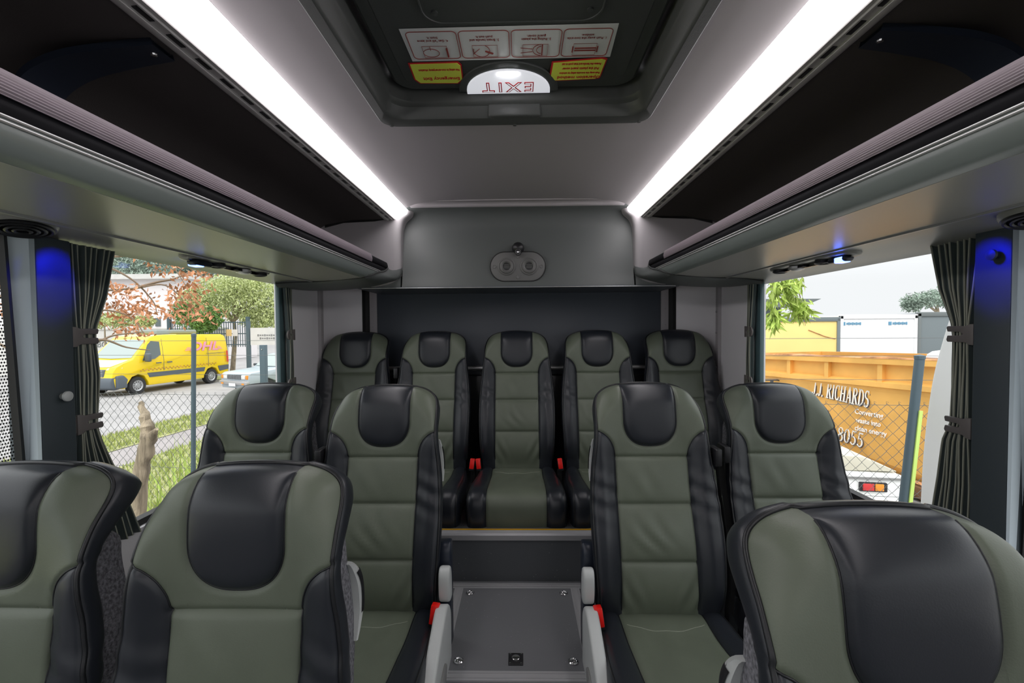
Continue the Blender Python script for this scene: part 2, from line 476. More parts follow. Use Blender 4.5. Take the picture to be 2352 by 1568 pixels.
def seat_parts():
    """the meshes shared by all seats (name, material, MB)"""
    P = []
    mb = MB()
    xs = PW * np.sin(np.linspace(-math.pi / 2, math.pi / 2, 34))
    colpatch(mb, xs, padb(xs), Zt(xs), 40)
    P.append(('headrest_pad', 'leather_black', mb))
    mb = MB()
    zlo = lambda x: np.where(np.abs(x) <= .123, ZS1, np.interp(np.abs(x), BC[:, 0], BC[:, 1]))
    xs = PW * np.sin(np.linspace(-math.pi / 2, math.pi / 2, 34))
    colpatch(mb, xs, zlo(xs), padb(xs), 12)
    for sg in (-1, 1):
        xs = sg * np.concatenate([np.linspace(PW, .123, 8), cosp(.126, .1832, 16)])
        colpatch(mb, xs, zlo(xs), Zt(xs), 34)
    P.append(('head_surround', 'leather_olive', mb))
    mb = MB()
    t = np.linspace(-1, 1, 34)
    zz = np.concatenate([np.linspace(-.05, .14, 18), np.linspace(.148, .162, 4), np.linspace(.17, .31, 14), np.linspace(.318, .332, 4), np.linspace(.34, .46, 12), [.466, .471, ZS1]])
    patch(mb, np.repeat((.123 * np.sin(t * math.pi / 2 * .9) / math.sin(math.pi / 2 * .9))[None, :], len(zz), 0), np.repeat(zz[:, None], len(t), 1))
    P.append(('lumbar_panel', 'leather_olive', mb))
    for sg in (-1, 1):
        mb = MB()
        zz = np.concatenate([np.linspace(-.05, .47, 48), np.interp(np.linspace(0, 1, 22), np.linspace(0, 1, len(BC)), BC[:, 1])])
        xi = np.where(zz <= ZS1, .123, np.interp(zz, BC[:, 1], BC[:, 0]))
        xo = Wz(zz)
        tt = cosp(0, 1, 16)
        X = sg * (xi[:, None] + (np.maximum(xo - xi, 0))[:, None] * tt[None, :])
        patch(mb, X, np.repeat(zz[:, None], len(tt), 1))
        P.append(('side_bolster', 'leather_black', mb))
    # black band round the edge, back skin
    rx = np.array([p[0] for p in RING]); rz = np.array([p[1] for p in RING])
    yf = Fy(rx, rz)
    n = len(rx)
    T = Tz(rz)
    nx = np.gradient(rz); nz = -np.gradient(rx)
    L = np.hypot(nx, nz) + 1e-9
    nx, nz = nx / L, nz / L
    hd_ = sstep(.58, .73, rz)
    rz = rz - Dz(rx, rz)
    rows = []
    for f, o, oh in [(0, 0, 0), (.05, .004, .003), (.2, .006, .004), (.4, .008, .001), (.6, .007, -.005), (.78, .003, -.013), (.90, -.002, -.023), (.97, -.009, -.034), (1, -.022, -.050)]:
        oo = o + (oh - o) * hd_
        rows.append([(rx[i] + nx[i] * oo[i], yf[i] + (T[i] - .012 * hd_[i]) * f, rz[i] + nz[i] * oo[i] - hd_[i] * (.040 * f ** 1.3)) for i in range(n)])
    mb = MB()
    mb.grid(rows)
    # closing skin across the back
    last = rows[-1]
    h = n // 2
    skin = []
    for i in range(h + 1):
        a = np.array(last[i]); b = np.array(last[n - 1 - i])
        skin.append([tuple(a + (b - a) * q + np.array([0, .012 * math.sin(math.pi * q), 0])) for q in np.linspace(0, 1, 7)])
    mb.grid(skin)
    P.append(('side_gusset', 'leather_black', mb))
    mb = MB()
    mb.tube([(rx[i] + nx[i] * .001, yf[i] - .001, rz[i] + nz[i] * .001) for i in range(n)], .0042, 8)
    P.append(('piping', 'piping', mb))
    mb = MB()
    for sm in (SEAMS[0][0:2], SEAMS[0][2:4], SEAMS[1], SEAMS[2], PADL):
        q = []
        for (a, b), (c, d) in zip(sm[:-1], sm[1:]):
            m_ = max(1, int(math.hypot(c - a, d - b) / .012))
            q += [(a + (c - a) * k / m_, b + (d - b) * k / m_) for k in range(m_)]
        q.append(sm[-1])
        qx = np.array([p[0] for p in q]); qz = np.array([p[1] for p in q])
        qz = np.minimum(qz, Zt(qx) - .002)
        qy = Fy(qx, qz)
        qd = Dz(qx, qz)
        mb.tube([(qx[i], qy[i] - .0002, qz[i] - qd[i]) for i in range(len(q))], .0019, 6)
    P.append(('seam_cord', 'piping', mb))
    # felt back shell
    mb = MB()
    zz = np.linspace(.0, .615, 44)
    rows = []
    for z in zz:
        w = float(Wz(z)) * .985
        y0 = float(Fy(np.array([float(Wz(z))]), np.array([z]))[0]) + float(Tz(min(z, .5))) - .012
        B = .088 * float(sstep(-.05, .06, z)) * (1 - float(sstep(.545, .62, z))) + .012
        rows.append([(w * math.copysign(abs(math.cos(a)) ** .2, math.cos(a)), y0 + B * abs(math.sin(a)) ** .8, z) for a in np.linspace(math.pi, 0, 37)])
    mb.grid(rows)
    P.append(('rear_cover', 'felt', mb))
    return P

# cushion ------------------------------------------------------------
CP = catmull([(.085, -.030), (.05, -.010), (.0, -.003), (-.10, -.004), (-.22, .010), (-.34, .026), (-.41, .030), (-.452, .016), (-.470, -.015), (-.472, -.06), (-.462, -.13)], 6)
cl = np.concatenate([[0], np.cumsum(np.hypot(*np.diff(CP, axis=0).T))]); cl /= cl[-1]
CN = np.gradient(CP, axis=0); CN = np.stack([CN[:, 1], -CN[:, 0]], 1); CN /= np.hypot(CN[:, 0], CN[:, 1])[:, None] + 1e-9
def cush(x, u):
    """point on the cushion surface at lateral x and 0..1 from back to front lip"""
    y = np.interp(u, cl, CP[:, 0]); z = np.interp(u, cl, CP[:, 1])
    ny = np.interp(u, cl, CN[:, 0]); nz = np.interp(u, cl, CN[:, 1])
    sg = 1 if CN[len(CN) // 2, 1] > 0 else -1
    ny, nz = ny * sg, nz * sg
    ax = abs(x)
    w = cw(u)
    off = .016 * float(sstep(.10, .165, ax)) - .010
    if ax < .135:
        off += .010 * (1 - (ax / .135) ** 4)
        off += .0025 * math.sin(x * 70 + 9 * u) * math.exp(-((u - .28) / .16) ** 2)
    off -= .006 * math.exp(-((ax - .135) / .006) ** 2)
    e = w - ax; R = .035
    q = min(max(1 - e / R, 0), 1)
    off -= R * (1 - math.sqrt(max(0, 1 - q * q)))
    return (x, y + ny * off, z + nz * off)
def cw(u):
    return float(np.interp(u, [0, .12, .4, .8, 1], [.196, .207, .222, .226, .222]))
def cushion_parts():
    P = []
    us = np.linspace(0, 1, 46)
    mb = MB()
    mb.grid([[cush(x, u) for x in .135 * np.sin(np.linspace(-1, 1, 24) * math.pi / 2)] for u in us])
    P.append(('cushion_panel', 'leather_olive', mb))
    for sg in (-1, 1):
        mb = MB()
        rows = []
        for u in us:
            w = cw(u)
            row = [cush(sg * (.135 + (w - .135) * t), u) for t in cosp(0, 1, 14)]
            x, y, z = row[-1]
            row += [(sg * (w + .004), y + (.02 if u > .8 else 0), z - .03 if u < .8 else z), (sg * w, y * .98, min(z - .03, -.10) if u < .8 else min(z, -.10))]
            rows.append(row)
        mb.grid(rows)
        P.append(('cushion_bolster', 'leather_black', mb))
    for sg in (-1, 1):
        mb = MB()
        mb.tube([cush(sg * .135, u) for u in us], .0018, 6)
        P.append(('cushion_cord', 'piping', mb))
        mb = MB()
        mb.tube([cush(sg * (cw(u) - .012), u) for u in us], .003, 6)
        P.append(('cushion_piping', 'piping', mb))
    mb = MB()
    mb.box(-.19, .19, -.445, .06, -.135, -.055)
    P.append(('seat_pan', 'black_plastic', mb))
    mb = MB()
    mb.tube([(lambda q: (q[0], q[1], q[2] + .0004))(cush(x, .17 + .05 * (1 - (x / .12) ** 2))) for x in np.linspace(-.12, .12, 25)], .0009, 5)
    P.append(('stitched_seam', 'thread', mb))
    return P

MESHES = {}
def shared(name, m, mb, **kw):
    o = mb.build(name, M[m], None, **kw)
    return o
SEATP = [shared(n, m, mb, smooth=True, angle=70) for n, m, mb in seat_parts() + cushion_parts()]

def seat_extras(root, side, legs=True):
    """aisle-side handle, recliner cover, lever; side = +1 or -1 is the aisle side"""
    s = side
    # grab handle on the shoulder of the felt shell
    mb = MB()
    zz = np.linspace(.375, .520, 19)
    outer, inner = [], []
    for z in zz:
        w = float(Wz(z))
        y0 = float(Fy(np.array([w]), np.array([z]))[0]) + .040
        t = (z - .375) / .145
        b = max(0.0, math.sin(math.pi * t)) ** .7
        outer.append((w * .985, y0 + .052 + .062 * b, z)); inner.append((w * .985, y0 + .046 + .026 * b, z))
    rows = []
    for (x, y, z), (x2, y2, z2) in zip(outer, inner):
        rows.append([(s * (x - .03), y, z), (s * (x - .008), y, z), (s * (x + .003), (y + y2) / 2, z), (s * (x + .001), y2, z2), (s * (x - .02), y2, z2)])
    mb.grid(rows, closed_u=True)
    k = len(rows)
    mb.add(rows[0], [(0, 1, 2, 3, 4)]); mb.add(rows[-1], [(4, 3, 2, 1, 0)])
    hd = mb.build('grab_handle', M['white_plastic'], root, smooth=True, angle=50)
    mb = MB()
    rows = []
    for (x, y, z), (x2, y2, z2) in list(zip(outer, inner))[4:15]:
        ym = (y + y2) / 2
        rows.append([(s * (x + .0005), ym + .010, z), (s * (x + .0045), ym, z), (s * (x + .0035), ym - .010, z)])
    mb.grid(rows)
    mb.build('handle_slot', M['black_plastic'], hd, smooth=True)
    # recliner cover along the cushion
    prof = [(.02, -.36), (.03, -.05), (.015, .015), (-.02, .045), (-.07, .052), (-.16, .020), (-.27, -.025), (-.36, -.045), (-.43, -.06), (-.45, -.10), (-.43, -.16), (-.33, -.19), (-.27, -.25), (-.25, -.36)]
    mb = MB()
    pr = catmull(prof + [prof[0]], 3)[:-1]
    mb.extr([tuple(p) for p in pr], s * .214, s * .252, 'x')
    rc = mb.build('recliner_cover', M['white_plastic'], root, bevel=.008, seg=3, angle=60)
    mb = MB()
    mb.extr([tuple(p) for p in catmull([(-.31, -.13), (-.24, -.10), (-.15, -.075), (-.10, -.09), (-.13, -.14), (-.22, -.17), (-.30, -.165), (-.31, -.13)], 3)[:-1]], s * .248, s * .258, 'x')
    mb.build('cover_recess', M['grey_plastic'], rc, bevel=.003, angle=60)
    # rounded recline knob behind
    mb = MB()
    mb.extr([tuple(p) for p in catmull([(.055, .03), (.050, .11), (.030, .145), (.000, .145), (-.012, .11), (.000, .04), (.055, .03)], 4)[:-1]], s * .216, s * .252, 'x')
    mb.build('recline_lever', M['white_plastic'], root, bevel=.008, seg=3, angle=60)
    mb = MB()
    mb.extr([(.06, -.2), (.06, .17), (.075, .2), (.11, .2), (.12, .17), (.12, -.2)], s * .205, s * .245, 'x')
    mb.build('hinge_bracket', M['navy_plastic'], root, bevel=.006, angle=60)

def seat_buckle(root, s, x=.212, y=-.035, z=.045, tilt=.2):
    mb = MB()
    mb.box(-.014, .014, -.018, .018, -.055, .0)
    R = Matrix.Translation((s * x, y, z)) @ Matrix.Rotation(-tilt, 4, 'X') @ Matrix.Rotation(s * .12, 4, 'Y')
    mb.xf(R)
    bk = mb.build('seat_belt_buckle', M['black_plastic'], root, bevel=.003)
    mb = MB()
    mb.box(-.0125, .0125, -.0195, .014, -.045, .010)
    mb.xf(R)
    mb.build('release_button', M['red_plastic'], bk, bevel=.003)
    mb = MB()
    mb.box(s * x - .012, s * x + .012, y + .004, y + .012, -.11, z - .05)
    mb.build('buckle_stalk', M['belt'], root)

def seat_belt(root, s):
    """shoulder belt guide and webbing on the side away from the aisle"""
    mb = MB()
    yt = float(Fy(np.array([.205]), np.array([.50]))[0])
    mb.box(s * .214 - .012, s * .214 + .012, yt - .012, yt + .055, .45, .51)
    mb.build('belt_guide', M['black_plastic'], root, bevel=.006)
    mb = MB()
    P = []
    for z in np.linspace(-.06, .48, 14):
        y = float(Fy(np.array([.20]), np.array([max(z, 0)]))[0]) + .005
        P.append([(s * .220, y - .004, z), (s * .224, y + .038, z)])
    mb.grid(P)
    mb.build('seat_belt', M['belt'], root)

def seat_legs(root, zfloor):
    for s in (-1, 1):
        mb = MB()
        mb.extr([(-.38, zfloor), (-.38, zfloor + .02), (-.355, zfloor + .03), (-.34, -.15), (-.38, -.13), (.02, -.13), (-.02, -.15), (-.01, zfloor + .03), (.02, zfloor + .02), (.02, zfloor)], s * .15 - .018, s * .15 + .018, 'x')
        mb.build('leg', M['black_plastic'], root, bevel=.003)

CUSHS = {'cushion_panel', 'cushion_bolster', 'cushion_cord', 'cushion_piping', 'seat_pan', 'stitched_seam'}
BACKS = {'headrest_pad', 'head_surround', 'lumbar_panel', 'side_bolster', 'side_gusset', 'piping', 'seam_cord', 'rear_cover', 'grab_handle', 'belt_guide', 'seat_belt'}
def make_seat(label, loc, side, buckles, wells=True, extras=True, belt=None, zfloor=None, group=None, rz=0, tilt=0, zcush=0):
    root = thing('passenger_seat', label, 'seat', loc, rz, group)
    first = not any(o.parent for o in SEATP)
    for o in SEATP:
        c = o if o.parent is None else o.copy()
        if c is not o:
            COL.objects.link(c)
        c.parent = root
    if extras:
        seat_extras(root, side)
    for b in buckles:
        seat_buckle(root, *b)
    if belt:
        seat_belt(root, belt)
    if zfloor is not None:
        seat_legs(root, zfloor - loc[2])
    if zcush:
        for c in root.children:
            if c.name.split('.')[0] in CUSHS:
                c.location = (0, -.045, zcush)
    if tilt:
        for c in root.children:
            if c.name.split('.')[0] in BACKS:
                c.rotation_euler = (tilt, 0, 0)
    return root

WELL = -.32
G2, GF, GR = 'seats in the two rear pairs ahead of the back bench', 'front seats nearest the camera', 'five seats of the back row'
make_seat('olive and black aisle seat left of the aisle, facing the step', (-.472, 1.447, .157), 1, [(1,)], belt=-1, zfloor=WELL, group=G2)
make_seat('olive and black window seat behind the left foreground seats, below the tree trunk window', (-.945, 1.495, .160), 1, [], extras=False, belt=None, zfloor=WELL, group=G2)
make_seat('olive and black aisle seat right of the aisle beside the floor hatch', (.460, 1.428, .163), -1, [(-1,)], belt=1, zfloor=WELL, group=G2)
make_seat('olive and black window seat in front of the orange skip view', (.958, 1.520, .148), -1, [], extras=False, belt=-1, zfloor=WELL, group=G2)
make_seat('large foreground seat with grey felt back, left of the aisle', (-.516, .742, .074), 1, [(1,)], zfloor=WELL, group=GF, tilt=.11)
make_seat('foreground seat by the left pillar, cut by the photo edge', (-.985, .742, .074), 1, [], extras=False, zfloor=WELL, group=GF, tilt=.11)
make_seat('closest seat, lower right corner, with wide black headrest', (.492, .405, .112), -1, [(-1,)], zfloor=WELL, group=GF, tilt=.02)
ZR = .350
for i, (x, lab, bk) in enumerate([
        (-.953, 'back row seat in the left corner', []),
        (-.489, 'back row seat second from the left corner', [(1, .238, -.03, .015)]),
        (-.009, 'middle seat of the back row, facing straight down the aisle', [(-1, .212, -.03, .015)]),
        (.458, 'back row seat second from the right corner', [(-1, .236, -.03, .015)]),
        (.930, 'back row seat in the right corner', [])]):
    make_seat('olive and black ' + lab, (x, 2.49, ZR), 1, bk, extras=False, belt=(-1 if i in (1,) else None), zfloor=.205, group=GR, zcush=-.028)
# ------------------------------------------------------------------ bus shell
Y0, YB = -4.3, 2.52      # open front end behind the camera, rear bulkhead plane
def Z(z): return H + z
def rel(pts, s=1): return [(s * x, H + z) for x, z in pts]

# floor: raised aisle, foot wells, rear step
mb = MB()
mb.box(-.30, .30, Y0, 1.92, -.36, 0)
mb.box(-1.19, -.30, Y0, 1.92, -.36, WELL)
mb.box(.30, 1.19, Y0, 1.92, -.36, WELL)
struct(mb.build('floor', M['vinyl']))
mb = MB()
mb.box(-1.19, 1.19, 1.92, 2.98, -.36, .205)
struct(mb.build('floor_step', M['vinyl_dark']))
mb = MB()
mb.extr([(1.912, .180), (1.910, .202), (1.914, .210), (1.945, .210), (1.945, .205), (1.919, .200), (1.919, .180)], -1.18, 1.18, 'x')
struct(mb.build('trim_1', M['alu']))
mb = MB()
mb.box(-1.18, 1.18, 1.946, 1.957, .204, .2112)
struct(mb.build('trim_2', M['yellow_line']))

# floor access hatch
fh = thing('floor_hatch', 'square speckled floor hatch with metal frame and lock in the aisle', 'floor hatch', (-.008, 1.637, 0))
mb = MB()
mb.box(-.222, .222, -.235, .222, .000, .004)
mb.build('hatch_panel', M['vinyl'], fh)
mb = MB()
for a, b, c, d in ((-.275, .275, .222, .262), (-.275, .275, -.275, -.235)):
    mb.box(a, b, c, d, 0, .005)
    mb.box(a, b, c + .008, c + .012, .005, .008); mb.box(a, b, d - .012, d - .008, .005, .008)
for s in (-1, 1):
    x0, x1 = sorted((s * .222, s * .258))
    mb.box(x0, x1, -.235, .222, 0, .005)
    mb.box(x0 + .006, x0 + .009, -.235, .222, .005, .008); mb.box(x1 - .009, x1 - .006, -.235, .222, .005, .008)
mb.build('hatch_trim', M['alu'], fh)
for x, y in ((-.190, .185), (.190, .185), (-.185, -.195), (.185, -.195)):
    mb = MB()
    mb.lathe([(.0155, .004), (.016, .008), (.012, .010), (.010, .007), (.005, .007), (.004, .010), (.001, .0102)], (x, y, 0), n=20)
    q = mb.build('fixing_screw', M['chrome'], fh, smooth=True, angle=35)
mb = MB(); mb.box(-.024, .024, -.212, -.158, .004, .0075)
lk = mb.build('hatch_lock', M['black_plastic'], fh, bevel=.0015)
mb = MB(); mb.lathe([(.0135, .0075), (.0135, .010), (.011, .011), (.001, .0112)], (0, -.182, 0), n=20)
for x in (-.018, .018):
    for y in (-.206, -.164):
        mb.lathe([(.003, .0075), (.003, .009), (.0005, .0092)], (x, y, 0), n=8)
mb.build('lock_barrel', M['chrome'], lk, smooth=True)

# side walls below and between the windows
WX = 1.19
WT, WB = Z(.262), Z(-.62)        # window top and bottom
for s, nm in ((-1, 'left'), (1, 'right')):
    mb = MB()
    def pb(y0, y1, z0, z1, t=.05):
        a, b = sorted((s * WX, s * (WX + t))); mb.box(a, b, y0, y1, z0, z1)
    pb(Y0, 2.98, -.36, WB)
    pb(Y0, 2.98, WT, Z(.85))
    pb(2.33, 2.98, WB, WT)
    struct(mb.build('wall_' + nm, M['wall_grey']))
    # pillar between the two windows: slate face, chamfered side pale with painted window light
    mb = MB()
    f = [(s * 1.152, 1.080), (s * 1.152, 1.166), (s * 1.175, 1.178), (s * 1.235, 1.178), (s * 1.235, 1.080)]
    mb.extr(f, -.3, Z(.235), 'z')
    pil = struct(mb.build('wall_pillar_' + nm, M['pillar'], bevel=.004))
    def lean(z): return .041 * (Z(.235) - z)
    def loft(mb, f, x0):
        mb.grid([[(s * x, y + (lean(z) if x > x0 else 0), z) for x, y in f] for z in (Z(.235), -.3)], closed_u=True)
    mb = MB()
    loft(mb, [(1.1535, 1.0795), (1.163, 1.075), (1.180, 1.063), (1.190, 1.053), (1.200, 1.052), (1.200, 1.0795)], 1.16)
    struct(mb.build('wall_pillar_side_' + nm, M['pillar_side'], smooth=True))
    # black rubber seals
    mb = MB()
    loft(mb, [(1.187, 1.043), (1.1905, 1.053), (1.203, 1.053), (1.203, 1.041)], 1.1)
    a, b = sorted((s * 1.205, s * 1.235))
    mb.box(a, b, 1.178, 1.190, WB, WT)
    mb.box(a, b, 1.178, 2.33, WB - .01, WB + .02)
    mb.box(a, b, Y0, 1.05, WB - .01, WB + .02)
    mb.box(a, b, Y0, 2.33, WT - .012, WT + .01)
    struct(mb.build('window_seal_' + nm, M['gasket']))
    # teal framed end of the rear window
    mb = MB()
    a, b = sorted((s * 1.176, s * 1.200))
    mb.box(a, b, 2.232, 2.290, WB, Z(.255))
    struct(mb.build('window_frame_' + nm, M['teal'], bevel=.008))
    for k, (ya, yb) in enumerate(((Y0, 1.075), (1.19, 2.28))):
        mb = MB()
        a, b = sorted((s * 1.218, s * 1.223))
        mb.box(a, b, ya, yb, WB, WT)
        struct(mb.build('window_%d' % (k + 1 + (2 if s > 0 else 0)), M['glass']))
    # perforated film margin on the front window
    mb = MB()
    rows = 110
    for r in range(rows):
        z = WB + (WT - WB) * (r + .5) / rows
        for c in range(6):
            y = 1.046 + lean(z) - (c + .5 * (r % 2)) * .0062
            d = .0026
            x = s * 1.207
            mb.add([(x, y - d, z), (x, y, z - d * 1.1), (x, y + d, z), (x, y, z + d * 1.1)], [(0, 1, 2, 3)])
    struct(mb.build('window_dots_' + nm, M['gasket']))

# front end of the bus, behind the camera: dash wall, windscreen and header
mb = MB(); mb.box(-1.24, 1.24, Y0 - .1, Y0, -.36, Z(-.35)); mb.box(-1.24, 1.24, Y0 - .1, Y0, Z(.42), Z(.85))
struct(mb.build('wall_front', M['dark_plastic']))
mb = MB(); mb.box(-1.19, 1.19, Y0 - .06, Y0 - .05, Z(-.36), Z(.43)); struct(mb.build('window_5', M['glass']))
for s, nm in ((-1, 'left'), (1, 'right')):
    mb = MB(); a, b = sorted((s * 1.15, s * 1.235))
    for y in (-.62, -2.3, -4.2): mb.box(a, b, y, y + .12, -.3, Z(.23))
    struct(mb.build('wall_posts_' + nm, M['pillar']))
# rear wall: flat blue grey panel, curved lining corners with trims
mb = MB()
mb.box(-1.24, 1.24, 2.95, 3.02, -.36, Z(.85))
struct(mb.build('wall_rear', M['wall_grey']))
mb = MB()
mb.box(-.905, .905, 2.905, 2.94, .2, Z(.33))
rp = struct(mb.build('wall_rear_panel', M['blue_panel'], bevel=.004))
mb = MB()
mb.tube([(-.93, 2.86, Z(-.245)), (-.6, 2.855, Z(-.245)), (.6, 2.855, Z(-.245)), (.93, 2.86, Z(-.245))], .014, 10)
for x in (-.86, -.28, .28, .86):
    mb.box(x - .015, x + .015, 2.855, 2.91, Z(-.26), Z(-.235))
gr = mb.build('grab_rail', M['silver'], smooth=True)
tag(gr, 'thin metal rail along the rear wall behind the back row headrests', 'rail')
mb = MB()
mb.box(-.94, .94, 2.84, 2.91, .2, Z(-.29))
struct(mb.build('trim_3', M['black_plastic'], bevel=.01))
for s, nm in ((-1, 'left'), (1, 'right')):
    mb = MB()
    f = [(1.19, 2.30), (1.182, 2.34), (1.172, 2.48), (1.168, 2.60), (1.166, 2.66)]
    g = f + [(1.24, 2.66), (1.24, 2.30)]
    mb.extr([(s * x, y) for x, y in g], -.3, Z(.31), 'z')
    struct(mb.build('wall_lining_' + nm, M['wall_grey'], smooth=True, angle=50))
    mb = MB()
    f = catmull([(1.163, 2.66), (1.158, 2.72), (1.12, 2.80), (1.06, 2.865), (.998, 2.895)], 5)
    g = [tuple(p) for p in f] + [(.998, 2.945), (1.24, 2.945), (1.24, 2.66)]
    mb.extr([(s * x, y) for x, y in g], -.3, Z(.31), 'z')
    struct(mb.build('wall_corner_' + nm, M['wall_grey'], smooth=True, angle=50))
    mb = MB()
    g = [(1.160, 2.635), (1.150, 2.640), (1.148, 2.668), (1.156, 2.676), (1.19, 2.676), (1.19, 2.635)]
    mb.extr([(s * x, y) for x, y in g], Z(-.50), Z(.31), 'z')
    for z in (.09, -.03, -.23):
        mb.lathe([(.006, 0), (.006, -.004), (.003, -.006), (.0005, -.0062)], (s * 1.1475, 2.655, Z(z)), 'x' if s > 0 else 'x', 10)
    struct(mb.build('trim_rib_' + nm, M['cap'], smooth=True, angle=40))
    mb = MB()
    g = [(.998, 2.90), (.998, 2.945), (.945, 2.945), (.945, 2.925), (.985, 2.920)]
    mb.extr([(s * x, y) for x, y in g], -.3, Z(.31), 'z')
    struct(mb.build('trim_recess_' + nm, M['gasket']))
    mb = MB()
    a, b = sorted((s * .903, s * .950))
    mb.box(a, b, 2.895, 2.94, .2, Z(.31))
    for z in (.12, .02, -.1):
        mb.lathe([(.006, -.006), (.003, -.0085), (.0005, -.009)], (s * .93, 2.897, Z(z)), 'y', 10)
    struct(mb.build('trim_side_' + nm, M['cap'], bevel=.004))

# ceiling with the roof hatch opening
CPROF = [(.30, .694), (.40, .690), (.47, .682), (.53, .666), (.565, .650), (.582, .641)]
mb = MB()
HX, HY0, HY1 = .405, .38, 1.50
cpl = [(-x, z) for x, z in CPROF[::-1]] + [(x, z) for x, z in CPROF]
ys = [Y0, -.6, HY0]
def cz(x): return float(np.interp(abs(x), [0, .30, .42, .50, .545, .575, .596], [.695, .694, .691, .684, .676, .666, .655]))
def cstrip(xs, ya, yb):
    mb.grid([[(x, y, Z(cz(x))) for x in xs] for y in np.linspace(ya, yb, 8)])
full = [-.596, -.575, -.545, -.52, -.50, -.45, -HX, -.2, 0, .2, HX, .45, .50, .52, .545, .575, .596]
cstrip(full, Y0, HY0); cstrip(full, HY1, 2.46)
cstrip(full[:7], HY0, HY1); cstrip(full[10:], HY0, HY1)
# outer roof skin closes the shell
for x in (1,):
    mb.box(-1.24, -HX - .02, Y0, 3.02, Z(.80), Z(.84)); mb.box(HX + .02, 1.24, Y0, 3.02, Z(.80), Z(.84))
    mb.box(-HX - .02, HX + .02, HY1 + .02, 3.02, Z(.80), Z(.84)); mb.box(-HX - .02, HX + .02, Y0, HY0 - .02, Z(.80), Z(.84))
    mb.box(-HX - .05, HX + .05, HY0 - .05, HY1 + .05, Z(.86), Z(.88))
struct(mb.build('ceiling', M['ceiling'], smooth=True, angle=35))
# curved join between the ceiling and the rear bulkhead
mb = MB()
pr = [(2.455, .6955), (2.455, .689), (2.482, .6885), (2.496, .686), (2.502, .680), (2.504, .672), (2.515, .668), (2.53, .66), (2.53, .70)]
mb.extr([(y, Z(z)) for y, z in pr], -.585, .585, 'x')
struct(mb.build('trim_cornice', M['ceiling'], smooth=True, angle=50))
# bulkhead: recessed middle panel
mb = MB()
pr = catmull([(2.503, .674), (2.545, .645), (2.565, .58), (2.560, .50), (2.545, .40), (2.530, .30), (2.515, .245), (2.512, .232)], 4)
pr = [(y, Z(z)) for y, z in pr] + [(2.60, Z(.232)), (2.66, Z(.68))]
mb.extr(pr, -.64, .64, 'x')
struct(mb.build('wall_bulkhead', M['bulkhead'], smooth=True, angle=50))
mb = MB()
mb.box(-.88, .88, 2.50, 2.94, Z(.226), Z(.234))
struct(mb.build('trim_ledge', M['blue_panel'], smooth=True))
mb = MB(); mb.tube([(-.86, 2.5015, Z(.2285)), (.86, 2.5015, Z(.2285))], .0025, 8)
struct(mb.build('trim_ledge_bead', M['silver'], smooth=True))
# side mouldings wrap from the light strips round to the rack ends
for s, nm in ((-1, 'left'), (1, 'right')):
    # inner edge of the moulding (x,z), from the strip down to the rack tip
    e = catmull([(.575, .650), (.585, .628), (.618, .600), (.634, .560), (.640, .50), (.640, .40), (.642, .32), (.662, .275), (.72, .248), (.80, .232)], 5)
    mb = MB()
    rows = []
    for dx, y in ((0, 2.56), (0, 2.520), (.003, 2.506), (.010, 2.497), (.022, 2.492), (.04, 2.490)):
        row = []
        for (x, z) in e:
            nx_, nz_ = 1, .0
            zz = z + (dx * .6 if z < .29 else 0)
            row.append((s * (x + dx), y, Z(zz)))
        rows.append(row)
    rows.append([(s * 1.19, 2.488, Z(max(z, .30))) for x, z in e])
    mb.grid(rows)
    struct(mb.build('trim_moulding_' + nm, M['cap'], smooth=True, angle=70))
    mb = MB(); a, b = sorted((s * .648, s * .92)); mb.box(a, b, 2.514, 2.56, Z(.232), Z(.31))
    struct(mb.build('trim_filler_' + nm, M['bulkhead'], bevel=.003))
    # rounded boot under the rack end, sweeping round to the window
    P0 = catmull([(.7005, 2.465, .332), (.6995, 2.40, .306), (.700, 2.28, .284), (.708, 2.18, .257), (.745, 2.16, .2455), (.85, 2.225, .2455), (.95, 2.275, .2455), (1.03, 2.31, .2455), (1.10, 2.27, .240), (1.165, 2.18, .226 if s < 0 else .215)], 5)
    P1 = catmull([(.640, 2.50, .335), (.644, 2.50, .295), (.662, 2.50, .274), (.70, 2.50, .262), (.76, 2.495, .245), (.82, 2.49, .234), (.92, 2.47, .221), (1.02, 2.44, .213), (1.11, 2.39, .210), (1.19, 2.27, .214)], 5)
    mb = MB()
    rows = [[(s * x, y, Z(z + .010)) for x, y, z in P0]]
    for k, dn in ((0, .0), (.12, .006), (.35, .009), (.65, .007), (.88, .002), (1, 0)):
        rows.append([(s * (a_[0] + (b_[0] - a_[0]) * k), a_[1] + (b_[1] - a_[1]) * k, Z(a_[2] + (b_[2] - a_[2]) * k - dn)) for a_, b_ in zip(P0, P1)])
    rows.append([(s * x, y + .05, Z(z + .02)) for x, y, z in P1])
    mb.grid(rows)
    struct(mb.build('trim_rack_end_' + nm, M['bulkhead'], smooth=True, angle=70))
    mb = MB(); mb.tube([(s * x, y - .001, Z(z + .002)) for x, y, z in P0], .0022, 6)
    struct(mb.build('trim_rack_seam_' + nm, M['gasket'], smooth=True))

